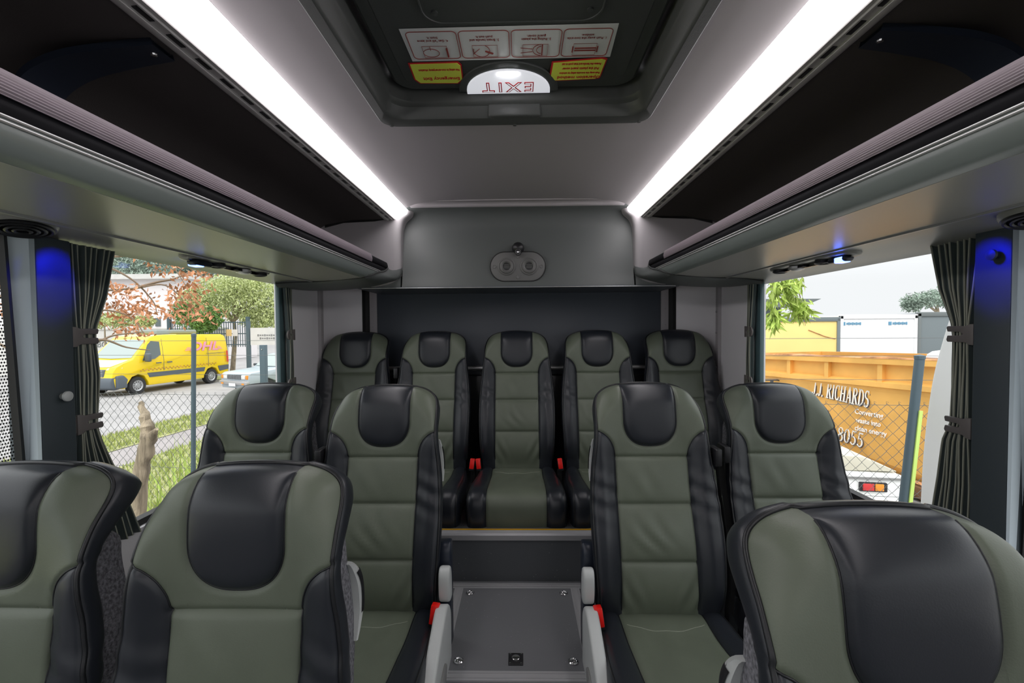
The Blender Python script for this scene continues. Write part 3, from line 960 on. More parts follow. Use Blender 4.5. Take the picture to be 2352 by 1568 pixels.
# ------------------------------------------------------------------ light strips
for s, nm in ((-1, 'left'), (1, 'right')):
    r = thing('light_strip', 'long white ceiling light strip above the %s luggage rack' % nm, 'light strip', (0, 0, 0), 0, 'ceiling light strips')
    mb = MB()
    pr = [(.598, .654), (.6015, .632), (.605, .6285), (.611, .6255), (.658, .6035), (.664, .605), (.664, .62), (.625, .650)]
    mb.extr(rel(pr, s), Y0, 2.505, 'y')
    mb.build('light_diffuser', M['led'], r, smooth=True, angle=30)
    mb = MB()
    pr = [(.664, .6055), (.668, .6005), (.678, .601), (.680, .597), (.684, .597), (.686, .601), (.700, .600), (.702, .595), (.712, .593), (.722, .598), (.724, .612), (.664, .62)]
    mb.extr(rel(pr, s), Y0, 2.505, 'y')
    tr = mb.build('slotted_track', M['track'], r, smooth=True, angle=40)
    mb = MB()
    y = .35
    while y < 2.46:
        a, b = sorted((s * .6885, s * .6985))
        mb.box(a, b, y, y + .042, Z(.5990), Z(.604))
        y += .082
    mb.build('track_groove', M['black_plastic'], tr)
    mb = MB()
    mb.extr(rel([(.599, .650), (.598, .630), (.606, .622), (.70, .588), (.728, .586), (.728, .62), (.62, .64)], s), 2.503, 2.512, 'y')
    mb.build('strip_end_cap', M['cap'], r, bevel=.002)

# ------------------------------------------------------------------ luggage racks
RY0, RY1 = Y0, 2.50
for s, nm in ((-1, 'left'), (1, 'right')):
    r = thing('luggage_rack', 'open overhead luggage rack running along the %s windows' % nm, 'luggage rack', (0, 0, 0), 0, 'overhead luggage racks')
    mb = MB()   # ribbed pinkish edge
    pr = [(.735, .345), (.728, .366), (.716, .371)]
    for k in range(9):
        t = k / 8
        x = .7075 - .006 * math.sin(t * 2.6) ; z = .369 - .036 * t
        pr += [(x, z), (x - .0022, z - .0012), (x - .0022, z - .0026)]
    pr += [(.708, .332), (.735, .332)]
    mb.extr(rel(pr, s), RY0, 2.20, 'y')
    mb.build('ribbed_edge', M['rib'], r, smooth=True, angle=25)
    mb = MB()
    mb.extr(rel([(.735, .345), (.728, .364), (.716, .368), (.706, .362), (.702, .345), (.704, .332), (.735, .332)], s), 2.20, 2.47, 'y')
    mb.build('bumper_end', M['bumper'], r, bevel=.012, seg=4)
    mb = MB()
    pr = [(.735, .334), (.709, .333), (.704, .325), (.702, .315), (.704, .303), (.735, .301)]
    mb.extr(rel(pr, s), RY0, 2.50, 'y')
    mb.build('rubber_bumper', M['bumper'], r, smooth=True, angle=50)
    mb = MB()
    for z in (.3015, .2935):
        mb.tube([(s * .7025, RY0, Z(z)), (s * .7025, 2.505, Z(z))], .0028, 8)
    mb.build('silver_trim', M['silver'], r, smooth=True)
    mb = MB()
    f = catmull([(.704, .303), (.7035, .292), (.705, .278), (.711, .265), (.722, .255), (.742, .249)], 5)
    pr = [tuple(p) for p in f] + [(.76, .262), (.735, .305)]
    mb.extr(rel(pr, s), RY0, 2.505, 'y')
    mb.build('rack_rail', M['rack_rail'], r, smooth=True, angle=50)
    mb = MB()
    mb.extr(rel([(.742, .2485), (.90, .2475), (1.042, .2505), (1.042, .272), (.742, .268)], s), RY0, 2.46, 'y')
    mb.build('underside_panel', M['rack_panel'], r, smooth=True, angle=35)
    mb = MB()
    mb.extr(rel([(1.042, .2485), (1.044, .2455), (1.051, .2455), (1.053, .2485), (1.053, .262), (1.042, .262)], s), RY0, 2.42, 'y')
    mb.build('underside_trim', M['silver'], r)
    mb = MB()
    q = [(1.053, .2495), (1.10, .2485), (1.15, .244), (1.19, .2385), (1.215, .232)] if s < 0 else [(1.053, .2495), (1.10, .242), (1.15, .229), (1.19, .2185), (1.215, .210)]
    pr = [tuple(p) for p in catmull(q, 5)] + [(1.215, .27), (1.053, .27)]
    mb.extr(rel(pr, s), RY0, 2.33, 'y')
    mb.build('service_panel', M['rack_panel'], r, smooth=True, angle=35)
    mb = MB()   # dark carpeted inside: shelf, back and top
    pr = [(.735, .338), (.95, .325), (1.10, .335), (1.17, .37), (1.18, .44), (1.14, .52), (1.05, .575), (.90, .598), (.724, .602), (.724, .615), (1.0, .61), (1.185, .55), (1.19, .275), (.735, .275)]
    mb.extr(rel(pr, s), RY0, 2.50, 'y')
    mb.build('rack_lining', M['lining'], r, smooth=True, angle=40)
    # hanger bracket inside the rack
    mb = MB()
    inn = catmull([(.735, .588), (.82, .578), (.92, .560), (.99, .525), (1.02, .47), (1.03, .40), (1.03, .335)], 6)
    rows = []
    for x, z in inn:
        t = (x - .735) / .3
        w = .030 + .018 * t
        rows.append([(s * x, .965 - w, Z(z)), (s * x, .965 + w, Z(z)), (s * (x + .004), .965 + w, Z(z + .014)), (s * (x + .004), .965 - w, Z(z + .014))])
    mb.grid(rows, closed_u=True)
    br = mb.build('hanger_bracket', M['navy_plastic'], r, smooth=True, angle=50)
    mb = MB()
    mb.lathe([(.007, 0), (.006, -.003), (.0005, -.004)], (s * .757, .965, Z(.586)), 'z', 10)
    mb.build('bracket_screw', M['chrome'], br)
    mb = MB()   # dark line along the rack end
    mb.extr(rel([(.73, .60), (.78, .592), (.95, .585), (1.05, .56), (1.05, .575), (.90, .605), (.73, .612)], s), 2.482, 2.494, 'y')
    mb.build('end_shadow_gap', M['gasket'], r)

# reading light consoles under the racks
def console(s, y0, y1, lab, grp='reading light consoles under the racks'):
    yc = (y0 + y1) / 2
    r = thing('reading_light_console', lab, 'reading light', (s * (1.085 if s < 0 else 1.10), yc, Z(.246 if s < 0 else .240)), 0, grp)
    h = (y1 - y0) / 2
    mb = MB()
    pl = [(.036 * math.copysign(abs(math.cos(a)) ** .6, math.cos(a)), h * math.copysign(abs(math.sin(a)) ** .8, math.sin(a))) for a in np.linspace(0, 2 * math.pi, 41)[:-1]]
    rows = [[(x * k, y * (1 - (1 - k) * .15), z - (x * .18 * s)) for x, y in pl] for k, z in ((1, .012), (1, .0), (.92, -.005), (.6, -.007), (.1, -.008))]
    mb.grid(rows, closed_u=True)
    mb.build('console_plate', M['rack_panel'], r, smooth=True, angle=60)
    mb = MB(); mb.box(-.018, .018, -h + .04, -h + .13, -.024, -.004)
    lb = mb.build('lamp_housing', M['navy_plastic'], r, bevel=.01, seg=3)
    mb = MB(); mb.box(-.019, .012, -h + .052, -h + .090, -.0265, -.008)
    mb.build('blue_lamp', M['blue_led'], lb, bevel=.003)
    mb = MB(); mb.lathe([(.028, -.004), (.028, -.014), (.024, -.018), (.018, -.016), (.001, -.014)], (0, h - .17, 0), n=24)
    l2 = mb.build('lamp_bezel', M['silver'], r, smooth=True, angle=40)
    mb = MB(); mb.lathe([(.022, -.015), (.016, -.021), (.001, -.023)], (0, h - .17, 0), n=24)
    mb.build('lamp_lens', M['lens'], l2, smooth=True)
    for yy in (h - .055, -.075):
        mb = MB(); mb.lathe([(.026, -.003), (.027, -.013), (.020, -.017), (.016, -.012), (.001, -.011)], (.0, yy, 0), n=24)
        v = mb.build('air_nozzle', M['black_plastic'], r, smooth=True, angle=40)
    mb = MB()
    for yy in (.02, .045):
        mb.box(-.012, .012, yy, yy + .014, -.013, -.004)
    mb.build('call_button', M['black_plastic'], r, bevel=.002)
console(-1, 1.465, 1.965, 'reading light console with glowing blue lamp under the left rack, above the delivery van')
console(1, 1.485, 1.985, 'reading light console with glowing blue lamp under the right rack, above the skip')
def speaker(s, y, lab):
    r = thing('ceiling_speaker', lab, 'speaker', (s * 1.105, y, Z(.247 if s < 0 else .236)), 0, 'round speakers under the rack ends')
    mb = MB()
    pl = [(.040 * math.cos(a), .075 * math.sin(a)) for a in np.linspace(0, 2 * math.pi, 33)[:-1]]
    rows = [[(x * k, yv * k, z - x * .36 * s) for x, yv in pl] for k, z in ((1, .012), (1.0, -.006), (.93, -.014), (.86, -.014))]
    mb.grid(rows, closed_u=True)
    mb.build('speaker_rim', M['rack_panel'], r, smooth=True)
    mb = MB()
    for k in (.82, .62, .42, .22):
        mb.tube([(x * k, yv * k, -.014 - .006 * (1 - k) - x * k * .36 * s) for x, yv in pl], .004, 6, closed=True)
    mb.grid([[(x * k, yv * k, -.010 - x * k * .36 * s) for x, yv in pl] for k in (.88, .05)], closed_u=True)
    mb.build('speaker_grille', M['black_plastic'], r, smooth=True)
speaker(-1, 1.01, 'black round speaker under the left rack beside the pillar')
speaker(1, .985, 'black round speaker under the right rack at the photo edge')

# ------------------------------------------------------------------ roof hatch
r = thing('roof_hatch', 'dark roof escape hatch with emergency stickers and lit EXIT sign', 'roof hatch', (0, 0, 0))
def rrect(hx, ya, yb, rad, n=8):
    pts = []
    for cx, cy, a0 in ((hx - rad, yb - rad, 0), (-hx + rad, yb - rad, 90), (-hx + rad, ya + rad, 180), (hx - rad, ya + rad, 270)):
        for k in range(n + 1):
            a = math.radians(a0 + 90 * k / n)
            pts.append((cx + rad * math.cos(a), cy + rad * math.sin(a)))
    return pts
FYA = .30
mb = MB()
rows = []
for hx, yb, rad, z in ((.442, 1.545, .05, .696), (.442, 1.545, .05, .684), (.438, 1.541, .05, .681), (.412, 1.498, .06, .681), (.409, 1.493, .06, .683), (.404, 1.488, .06, .690), (.395, 1.480, .06, .716), (.390, 1.472, .06, .722), (.386, 1.468, .06, .73), (.385, 1.468, .06, .80)):
    rows.append([(x, y, Z(z)) for x, y in rrect(hx, FYA + (1.545 - yb), yb, rad)])
mb.grid(rows, closed_u=True)
fr = mb.build('hatch_frame', M['hatch_frame'], r, smooth=True, angle=28)
mb = MB()
mb.extr([(-.085, 1.475), (-.075, 1.520), (.075, 1.520), (.085, 1.475)], Z(.6812), Z(.722), 'z')
mb.build('pull_grip', M['hatch_frame'], fr, bevel=.006, seg=3)
mb = MB()
for x, y in ((-.41, 1.53), (.41, 1.53), (0, 1.54)):
    mb.lathe([(.006, .681), (.006, .678), (.001, .677)], (x, y, H), 'z', 10)
mb.build('frame_screw', M['hatch_frame'], fr, smooth=True)
HZ = .757
mb = MB()
rows = []
for hx, yb, rad, z in ((.372, 1.462, .06, .80), (.372, 1.462, .06, .775), (.368, 1.458, .06, .762), (.360, 1.450, .055, HZ), (.332, 1.42, .04, HZ), (.328, 1.416, .04, HZ - .003), (.30, 1.2, .03, HZ - .003)):
    rows.append([(x, y, Z(z)) for x, y in rrect(hx, FYA + .06 + (1.462 - yb), yb, rad)])
mb.grid(rows, closed_u=True)
mb.v += []
b0 = len(mb.v) - len(rows[-1])
mb.f.append(tuple(b0 + i for i in range(len(rows[-1])))); mb.m.append(0)
hp = mb.build('hatch_lid', M['hatch'], r, smooth=True, angle=28)
mb = MB()
pts = [(x, y, Z(HZ - .003)) for x, y in rrect(.215, .38, 1.140, .05)]
mb.tube(pts, .003, 6, closed=True)
for x, y in ((-.185, 1.10), (.185, 1.10)):
    mb.lathe([(.008, -.003), (.008, -.007), (.001, -.008)], (x, y, Z(HZ)), 'z', 10)
mb.build('lid_moulding', M['hatch'], hp, smooth=True)
TXT = Matrix(((-1, 0, 0), (0, 1, 0), (0, 0, -1)))
SZ = Z(HZ - .0045)
def flat(pts, z, name, m, parent, t=.001):
    mb = MB(); mb.extr(pts, z - t, z, 'z'); return mb.build(name, m, parent)
# instruction strip with four framed pictures
st = flat([(-.285, 1.155), (.263, 1.150), (.268, 1.288), (-.283, 1.293)], SZ, 'instruction_sticker', M['sticker_white'], r)
st['label'] = 'white strip with four red outlined instruction panels'
mb = MB()
zt = SZ - .0016
def outline(pts, w=.0018):
    mb.tube([(x, y, zt) for x, y in pts], w * .6, 4, closed=True)
cells = [(-.273, -.145), (-.139, -.010), (-.004, .125), (.131, .254)]
for a, b in cells:
    outline([(x + (a + b) / 2, y) for x, y in rrect((b - a) / 2, 1.166, 1.281, .012, 4)])
    outline([(a + .03, 1.226), (b - .032, 1.226), (b - .032, 1.276), (a + .03, 1.276)], .001)
def arc(cx, cy, rx, ry, a0, a1, n=14): return [(cx + rx * math.cos(math.radians(a0 + (a1 - a0) * k / n)), cy + ry * math.sin(math.radians(a0 + (a1 - a0) * k / n))) for k in range(n + 1)]
def line(pts, w=.0012): mb.tube([(x, y, zt) for x, y in pts], w * .7, 4)
line(arc(-.222, 1.255, .022, .018, 0, 360)); line([(-.222, 1.228), (-.222, 1.244)]); line([(-.178, 1.235), (-.178, 1.272)], .004)
line(arc(-.085, 1.250, .022, .026, -60, 200)); line([(-.075, 1.25), (-.055, 1.262)], .004); line([(-.108, 1.262), (-.09, 1.24)])
line(arc(.075, 1.250, .022, .024, 90, 270)); line(arc(.075, 1.250, .012, .016, 90, 270)); line([(.02, 1.24), (.052, 1.245)]); line([(.02, 1.262), (.052, 1.257)]); line([(.078, 1.226), (.078, 1.274)], .003)
line([(.165, 1.245), (.222, 1.245)], .003); line([(.165, 1.255), (.222, 1.255)], .003); line([(.160, 1.238), (.160, 1.262)], .003); line([(.226, 1.238), (.226, 1.262)], .003)
mb.build('sticker_pictures', M['sticker_dark'], st)
for (a, b), t in zip(cells, ('4. Get "sill and leave\nfrom it.', '3. Break handle and\npush out it.', '2. Pulling the plastic\nguard cover.', '1. Push away the two-side\nwindow.')):
    text('sticker_text', t, .0125, M['sticker_dark'], st, ((a + b) / 2, 1.197, zt), TXT, .0003, sx=.78)
# two yellow notices
def notice(pts, lines, name, lab, lift=0):
    n = flat(pts, SZ - .0002 - lift, name, M['sticker_red'], r)
    n['label'] = lab
    c = (sum(p[0] for p in pts) / len(pts), sum(p[1] for p in pts) / len(pts))
    flat([(c[0] + (x - c[0]) * .945, c[1] + (y - c[1]) * .90) for x, y in pts], SZ - .0012 - lift, 'notice_face', M['sticker_yellow'], n)
    for t, size, y, w in lines:
        text('notice_text', t, size, M['sticker_red'], n, (c[0], y, SZ - .0026 - lift), TXT, .0003, sx=w, bold=.0003)
notice([(-.298, 1.300), (-.156, 1.297), (-.148, 1.312), (-.152, 1.388), (-.170, 1.412), (-.288, 1.408), (-.300, 1.385)],
       [('Emergency Exit', .022, 1.380, .80), ('No using in non-emergency situation', .0145, 1.335, .55)], 'emergency_exit_notice', 'yellow notice with red border reading Emergency Exit')
notice([(.108, 1.302), (.250, 1.286), (.262, 1.292), (.258, 1.385), (.245, 1.395), (.120, 1.402), (.105, 1.385)],
       [('Operation method', .021, 1.381, .80), ('Push away the two-side safety to window', .0135, 1.358, .52), ('Pull the plastic guard cover', .0155, 1.335, .62), ('Rotate the handle and then push it out', .0135, 1.313, .52)], 'operation_notice', 'yellow notice with red border reading Operation method', lift=.0024)
# half round EXIT lamp
mb = MB()
arcp = [(-.018 + .155 * math.cos(a), 1.458 - .160 * math.sin(a)) for a in np.linspace(0, math.pi, 25)]
mb.extr(arcp, Z(HZ - .010), Z(HZ), 'z')
mb.build('lamp_surround', M['hatch'], r, bevel=.004)
mb = MB()
arcp = [(-.018 + .130 * math.cos(a), 1.456 - .128 * max(0.0, math.sin(a)) ** .9) for a in np.linspace(0, math.pi, 25)]
mb.extr(arcp, Z(HZ - .016), Z(HZ - .004), 'z')
el = mb.build('exit_sign', M['white_led'], r, bevel=.002)
el['label'] = 'half round lit white EXIT lens with red letters'
text('exit_letters', 'EXIT', .074, M['sticker_red'], el, (-.018, 1.414, Z(HZ - .0166)), TXT, .0006, sx=.84, bold=.0022, space=1.35)
text('exit_letter_fill', 'EXIT', .074, M['white_led'], el, (-.018, 1.414, Z(HZ - .0172)), TXT, .0006, sx=.84, bold=-.0014, space=1.35)
mb = MB(); mb.box(-.045, .012, 1.335, 1.350, Z(HZ - .021), Z(HZ - .012))
mb.build('lamp_bulb', M['white_spot'], el, bevel=.003)

# ------------------------------------------------------------------ fittings on the bulkhead
vp = thing('air_vent_plate', 'oval vent plate with two round nozzles on the rear bulkhead', 'air vent', (.002, 2.520, Z(.343)))
def yplate(pts, ya, yb): # pts (x,z)
    m_ = MB(); m_.extr(pts, ya, yb, 'y'); return m_
rp_ = rrect(.150, -.078, .078, .0775, 10)
SL = lambda m_: m_
mb = yplate(rp_, -.004, .02)
mb.build('vent_plate', M['vent'], vp, bevel=.002)
mb = MB(); mb.tube([(x, -.002, z) for x, z in rrect(.152, -.080, .080, .0795, 10)], .0030, 6, closed=True)
mb.build('plate_seal', M['gasket'], vp, smooth=True)
for sx in (-1, 1):
    mb = MB(); mb.lathe([(.050, -.003), (.049, -.008), (.044, -.011), (.039, -.009), (.037, -.014), (.030, -.017), (.025, -.014), (.021, -.010), (.020, .0), (.001, .001)], (sx * .0615, 0, 0), 'y', 32)
    nz_ = mb.build('air_nozzle', M['vent'], vp, smooth=True, angle=35)
    mb = MB(); mb.lathe([(.0195, -.004), (.0195, -.006), (.001, -.0065)], (sx * .0615, 0, 0), 'y', 24)
    mb.build('nozzle_opening', M['black_plastic'], nz_)
    mb = MB()
    for z in (-.008, .0, .008):
        mb.box(sx * .0615 - .017, sx * .0615 + .017, -.011, -.006, z - .0016, z + .0016)
    mb.build('nozzle_slats', M['vent'], nz_)
for x, z in ((0, .055), (0, -.057), (-.130, 0), (.130, 0)):
    mb = MB(); mb.lathe([(.011, -.003), (.010, -.007), (.004, -.006), (.001, -.005)], (x, 0, z), 'y', 16)
    mb.build('plate_screw', M['vent'], vp, smooth=True, angle=35)
cm = thing('dome_camera', 'small black dome camera fixed above the oval vent plate', 'camera', (.004, 2.525, Z(.443)))
mb = MB(); mb.lathe([(.030, .02), (.0335, .0), (.032, -.018), (.024, -.034), (.010, -.042), (.001, -.043)], (0, 0, 0), 'y', 28)
mb.build('camera_body', M['black_plastic'], cm, smooth=True)
mb = MB(); mb.box(-.018, .018, -.036, -.026, .004, .016)
mb.build('camera_label', M['silver'], cm, bevel=.003)
mb = MB(); mb.lathe([(.016, 0), (.017, -.03), (.016, -.045), (.012, -.047)], (0, 0, -.026), 'y', 20)
ln = mb.build('camera_lens_ring', M['black_plastic'], cm, smooth=True, angle=40)
mb = MB(); mb.lathe([(.0155, -.0455), (.0145, -.0485), (.0125, -.0485), (.0115, -.0455)], (0, 0, -.026), 'y', 24)
mb.lathe([(.007, -.0455), (.006, -.048), (.001, -.049)], (0, 0, -.026), 'y', 16)
mb.build('lens', M['chrome'], ln, smooth=True)

# coat hook buttons on the pillars
for s, z, y, lab, m_ in ((-1, -.163, 1.132, 'round pale button on the left slate pillar', 'white_plastic'), (1, .168, 1.112, 'round dark button near the top of the right pillar', 'pillar')):
    mb = MB()
    mb.lathe([(.008, 0), (.009, -s * -.008 if False else -.008), (.013, -.012), (.0125, -.017), (.006, -.020), (.0005, -.021)] if s > 0 else [(.008, 0), (.009, .008), (.013, .012), (.0125, .017), (.006, .020), (.0005, .021)], (s * 1.1525, y, Z(z)), 'x', 20)
    o = mb.build('coat_button', M[m_], smooth=True, angle=40)
    tag(o, lab, 'coat hook', 'coat buttons on the pillars')

# ------------------------------------------------------------------ curtains and clips
def curtain(s, lab, stations, folds, seedv):
    """stations: (z, y_start, y_end, x_mid, depth)"""
    st = np.array(stations)
    zs = np.linspace(st[0, 0], st[-1, 0], 60)
    r = thing('window_curtain', lab, 'curtain', (0, 0, 0), 0, 'tied back window curtains')
    k = folds * 8
    rows, fr = [], []
    def ip(z, c): return float(np.interp(-z, -st[:, 0], st[:, c]))
    for z in zs:
        ya, yb, xm, dp = (ip(z, c) for c in (1, 2, 3, 4))
        rows.append([(s * (xm + dp * math.sin(2 * math.pi * folds * i / k + seedv) + .003 * math.sin(i * 1.3 + z * 9)), ya + (yb - ya) * i / k, Z(z)) for i in range(k + 1)])
    mb = MB(); mb.grid(rows)
    c = mb.build('curtain_cloth', M['curtain'], r, smooth=True, recalc=False)
    md = c.modifiers.new('thickness', 'SOLIDIFY'); md.thickness = .0015
    mb = MB()
    for f in range(folds):
        i = int((f + (.75 if s < 0 else .75)) * 8 - seedv / (2 * math.pi) * 8) % k
        mb.tube([(p[i][0] - s * .001, p[i][1], p[i][2]) for p in rows], .0022, 5)
    mb.build('curtain_stripes', M['curtain_line'], c, smooth=True)
    return r
curtain(-1, 'dark green pleated curtain tied back beside the left pillar',
        [(.235, 1.172, 1.322, 1.178, .007), (.10, 1.180, 1.285, 1.176, .007), (.01, 1.186, 1.242, 1.172, .0065), (-.02, 1.186, 1.236, 1.170, .007), (-.12, 1.186, 1.248, 1.172, .007), (-.22, 1.184, 1.242, 1.172, .0065), (-.26, 1.184, 1.236, 1.170, .007), (-.31, 1.184, 1.255, 1.174, .009), (-.42, 1.184, 1.31, 1.178, .007), (-.62, 1.184, 1.38, 1.18, .01)], 8, 0)
curtain(1, 'dark green pleated curtain tied back beside the right pillar',
        [(.225, 1.168, 1.316, 1.178, .007), (.10, 1.178, 1.285, 1.176, .007), (.01, 1.186, 1.242, 1.172, .0065), (-.03, 1.186, 1.234, 1.170, .007), (-.12, 1.186, 1.238, 1.172, .0065), (-.26, 1.184, 1.238, 1.170, .007), (-.31, 1.184, 1.262, 1.174, .009), (-.42, 1.184, 1.28, 1.178, .007), (-.55, 1.184, 1.30, 1.18, .01), (-.7, 1.184, 1.36, 1.18, .01)], 8, 1.0)
for s, lab in ((-1, 'narrow gathered curtain in the rear corner of the left window'), (1, 'narrow gathered curtain in the rear corner of the right window')):
    curtain(s, lab, [(.235, 2.245, 2.318, 1.160, .006), (0, 2.262, 2.305, 1.156, .006), (-.02, 2.266, 2.30, 1.155, .006), (-.25, 2.262, 2.305, 1.156, .006), (-.6, 2.25, 2.315, 1.158, .006)], 4, .6)
def loop_clip(s, y, z, lab, x=1.150):
    r = thing('curtain_clip', lab, 'curtain clip', (s * x, y, Z(z)), 0, 'curtain clips')
    hh = .025; L = .075
    out = [(0, -hh * 1.1)] + [(-L + hh + hh * math.cos(a), hh * math.sin(a)) for a in np.linspace(-math.pi / 2, -3 * math.pi / 2, 15)] + [(0, hh * 1.1)]
    inn = [(-.012, -.006)] + [(-L + .026 + .008 * math.cos(a), .006 * math.sin(a)) for a in np.linspace(-math.pi / 2, -3 * math.pi / 2, 15)] + [(-.012, .006)]
    mb = MB()
    mb.grid([[(d, p[0], p[1]) for p in q] for d, q in ((-.004, inn), (-.004, out), (.004, out), (.004, inn), (-.004, inn))], closed_u=True)
    mb.build('clip_plate', M['clip'], r, bevel=.0015)
    mb = MB(); a, b = sorted((0, s * .03)); mb.box(a, b, -.006, .006, -hh, hh)
    mb.build('clip_foot', M['clip'], r, bevel=.002)
def clip(s, y, z, lab, L=.050, hh=.021, x=1.158, flare=True):
    r = thing('curtain_clip', lab, 'curtain clip', (s * x, y, Z(z)), 0, 'curtain clips')
    mb = MB()
    pts = [(0, -hh * 1.35), (.012, -hh * 1.3), (.022, -hh), (L, -hh), (L + .003, -hh + .006), (L, -.004), (.034, -.004), (.028, 0), (.034, .006), (L, .006), (L + .003, hh - .004), (L, hh), (.022, hh), (.012, hh * 1.2), (0, hh * 1.25)]
    mb.extr([(yy, zz) for yy, zz in pts], -.004, .004, 'x')
    mb.build('clip_plate', M['clip'], r, bevel=.0018)
    mb = MB()
    a, b = sorted((0, s * .03)); mb.box(a, b, -.004, .006, -hh * 1.1, hh * 1.1)
    mb.build('clip_foot', M['clip'], r, bevel=.002)
    return r
clip(-1, 1.166, -.012, 'taupe clip holding the left front curtain, upper one', .072)
clip(-1, 1.172, -.245, 'taupe clip holding the left front curtain, lower one', .072)
clip(1, 1.168, -.022, 'taupe clip holding the right front curtain, upper one', .070)
clip(1, 1.170, -.262, 'taupe clip holding the right front curtain, lower one', .070)
for s, nm in ((-1, 'left'), (1, 'right')):
    for z, w in ((-.022, 'upper'), (-.268, 'lower')):
        loop_clip(s, 2.325, z, 'small looped clip on the rear curtain of the %s window, %s one' % (nm, w))
# ------------------------------------------------------------------ outdoors
GZ = H - 2.45
def ground_patch(name, pts, m, dz=0.0, kind='structure', n=1):
    mb = MB()
    mb.add([(x, y, GZ + dz) for x, y in pts], [tuple(range(len(pts)))])
    return tag(mb.build(name, M[m]), kind=kind)
ground_patch('ground', [(-70, -30), (70, -30), (70, 90), (-70, 90)], 'asphalt', -.02)
# verge: grass, path, grass; strips run parallel to the road
def gp(px, py):   # photo pixel on the ground plane -> (x, y)
    v = atz(px, py, GZ)
    return (v.x, v.y)
ra, rb = Vector(gp(228, 1009)), Vector(gp(487, 944))
rd = (rb - ra).normalized(); rn = Vector((rd.y, -rd.x))
if rn.x < 0: rn = -rn
def off(py): return (Vector(gp(400, py)) - ra).dot(rn)
O1, O2 = off(1000), off(1036)
def strip(name, o0, o1, m, dz, kind='structure'):
    a = ra - rd * 14 + rn * o0; b = ra + rd * 26 + rn * o0
    c = ra + rd * 26 + rn * o1; d = ra - rd * 14 + rn * o1
    return ground_patch(name, [tuple(a), tuple(b), tuple(c), tuple(d)], m, dz, kind)
strip('road', -14.5, -.15, 'asphalt', .0)
strip('kerb', -.18, 0, 'concrete', .06)
g1 = strip('grass', 0, O1, 'grass', .05, 'stuff')
strip('footpath', O1, O2, 'concrete', .04)
g2 = strip('grass', O2, O2 + 4.2, 'grass', .05, 'stuff')
def blades(name, n, area, hgt, m, label=None, w=.012):
    mb = MB()
    for _ in range(n):
        x, y = area()
        h = hgt * random.uniform(.5, 1.2); a = random.uniform(0, 6.28); b = random.uniform(-.35, .35) * h
        dx, dy = math.cos(a) * w, math.sin(a) * w
        ex, ey = math.cos(a + 1.57) * b, math.sin(a + 1.57) * b
        z = GZ + .04
        mb.add([(x - dx, y - dy, z), (x + dx, y + dy, z), (x + dx * .7 + ex * .4, y + dy * .7 + ey * .4, z + h * .6), (x + ex, y + ey, z + h), (x - dx * .7 + ex * .4, y - dy * .7 + ey * .4, z + h * .6)], [(0, 1, 2, 4), (4, 2, 3)])
    o = mb.build(name, M[m], recalc=False)
    return o
def va(o0, o1, t0, t1):
    def f():
        p = ra + rd * random.uniform(t0, t1) + rn * random.uniform(o0, o1)
        return p.x, p.y
    return f
tag(blades('grass', 5000, va(.05, O1 - .05, -4, 9), .10, 'blade'), kind='stuff')
tag(blades('grass', 9000, va(O2 + .05, O2 + 3.6, -6, 5), .12, 'blade'), kind='stuff')
# tall weeds at the foot of the fence post
wp = at(468, 1060, 3.9)
def warea():
    return wp.x + random.gauss(-.10, .16), wp.y + random.gauss(.25, .22)
w = blades('weeds', 260, warea, 1.28, 'leaf_green', w=.016)
tag(w, 'clump of tall green weeds at the foot of the fence post', 'weeds', kind='stuff')

def fence(lab, P, Q, ztop, posts, wires):
    """chain-link fence on the line P -> Q; diamond wires, straining wires; posts are parts"""
    d = Q - P; L = d.length
    r = thing('chain_link_fence', lab, 'fence', (P.x, P.y, GZ), math.atan2(d.y, d.x))
    pit = .075
    mb = MB()
    n = int(L / pit) + 1
    zh = ztop - GZ
    rws = int(zh / (pit * .53))
    t = .0012
    for i in range(n):
        for sg in (-1, 1):
            path = [(i * pit + (pit / 2 if (k % 2) else 0) * sg, .002 * sg, zh - k * (zh / rws)) for k in range(rws + 1)]
            for p, q in zip(path[:-1], path[1:]):
                mb.add([(p[0] - t, p[1] - t, p[2]), (p[0] + t, p[1] - t, p[2]), (p[0] + t, p[1] + t, p[2]), (p[0] - t, p[1] + t, p[2]),
                        (q[0] - t, q[1] - t, q[2]), (q[0] + t, q[1] - t, q[2]), (q[0] + t, q[1] + t, q[2]), (q[0] - t, q[1] + t, q[2])],
                       [(0, 1, 5, 4), (1, 2, 6, 5), (2, 3, 7, 6), (3, 0, 4, 7)])
        mb.tube([(i * pit - .004, 0, zh - .005), (i * pit - .005, 0, zh + .014), (i * pit + .008, 0, zh + .008)], t, 4)
    mb.build('wire_mesh', M['galv'], r, recalc=False)
    for z in wires:
        mb = MB(); mb.tube([(0, 0, z - GZ), (L, 0, z - GZ)], .0017, 5)
        mb.build('straining_wire', M['galv'], r)
    def along(px, py):
        v = ray(px, py); k = v.x / v.y
        # x = CX + k*y meets P + t*d/L
        u = d / L
        return (CX + k * P.y - P.x) / (u.x - k * u.y)
    out = []
    for (px0, py0, px1, py1, rad) in posts:
        t0, t1 = along(px0, py0), along(px1, py1)
        y0 = P.y + (d.y / L) * t0
        zt = at(px0, py0, y0).z - GZ
        z1 = at(px1, py1, P.y + (d.y / L) * t1).z - GZ
        tb = t0 + (t1 - t0) * zt / (zt - z1)
        mb = MB(); mb.tube([(tb, -.03, 0), (t0, -.03, zt)], rad, 14)
        p = mb.build('fence_post', M['post'], r, smooth=True, angle=40)
        mb = MB(); mb.lathe([(rad * 1.12, -.01), (rad * 1.12, .012), (.001, .02)], (t0, -.03, zt), 'z', 14)
        mb.build('post_cap', M['post'], p)
        out.append((t0, tb, zt))
    return r, out
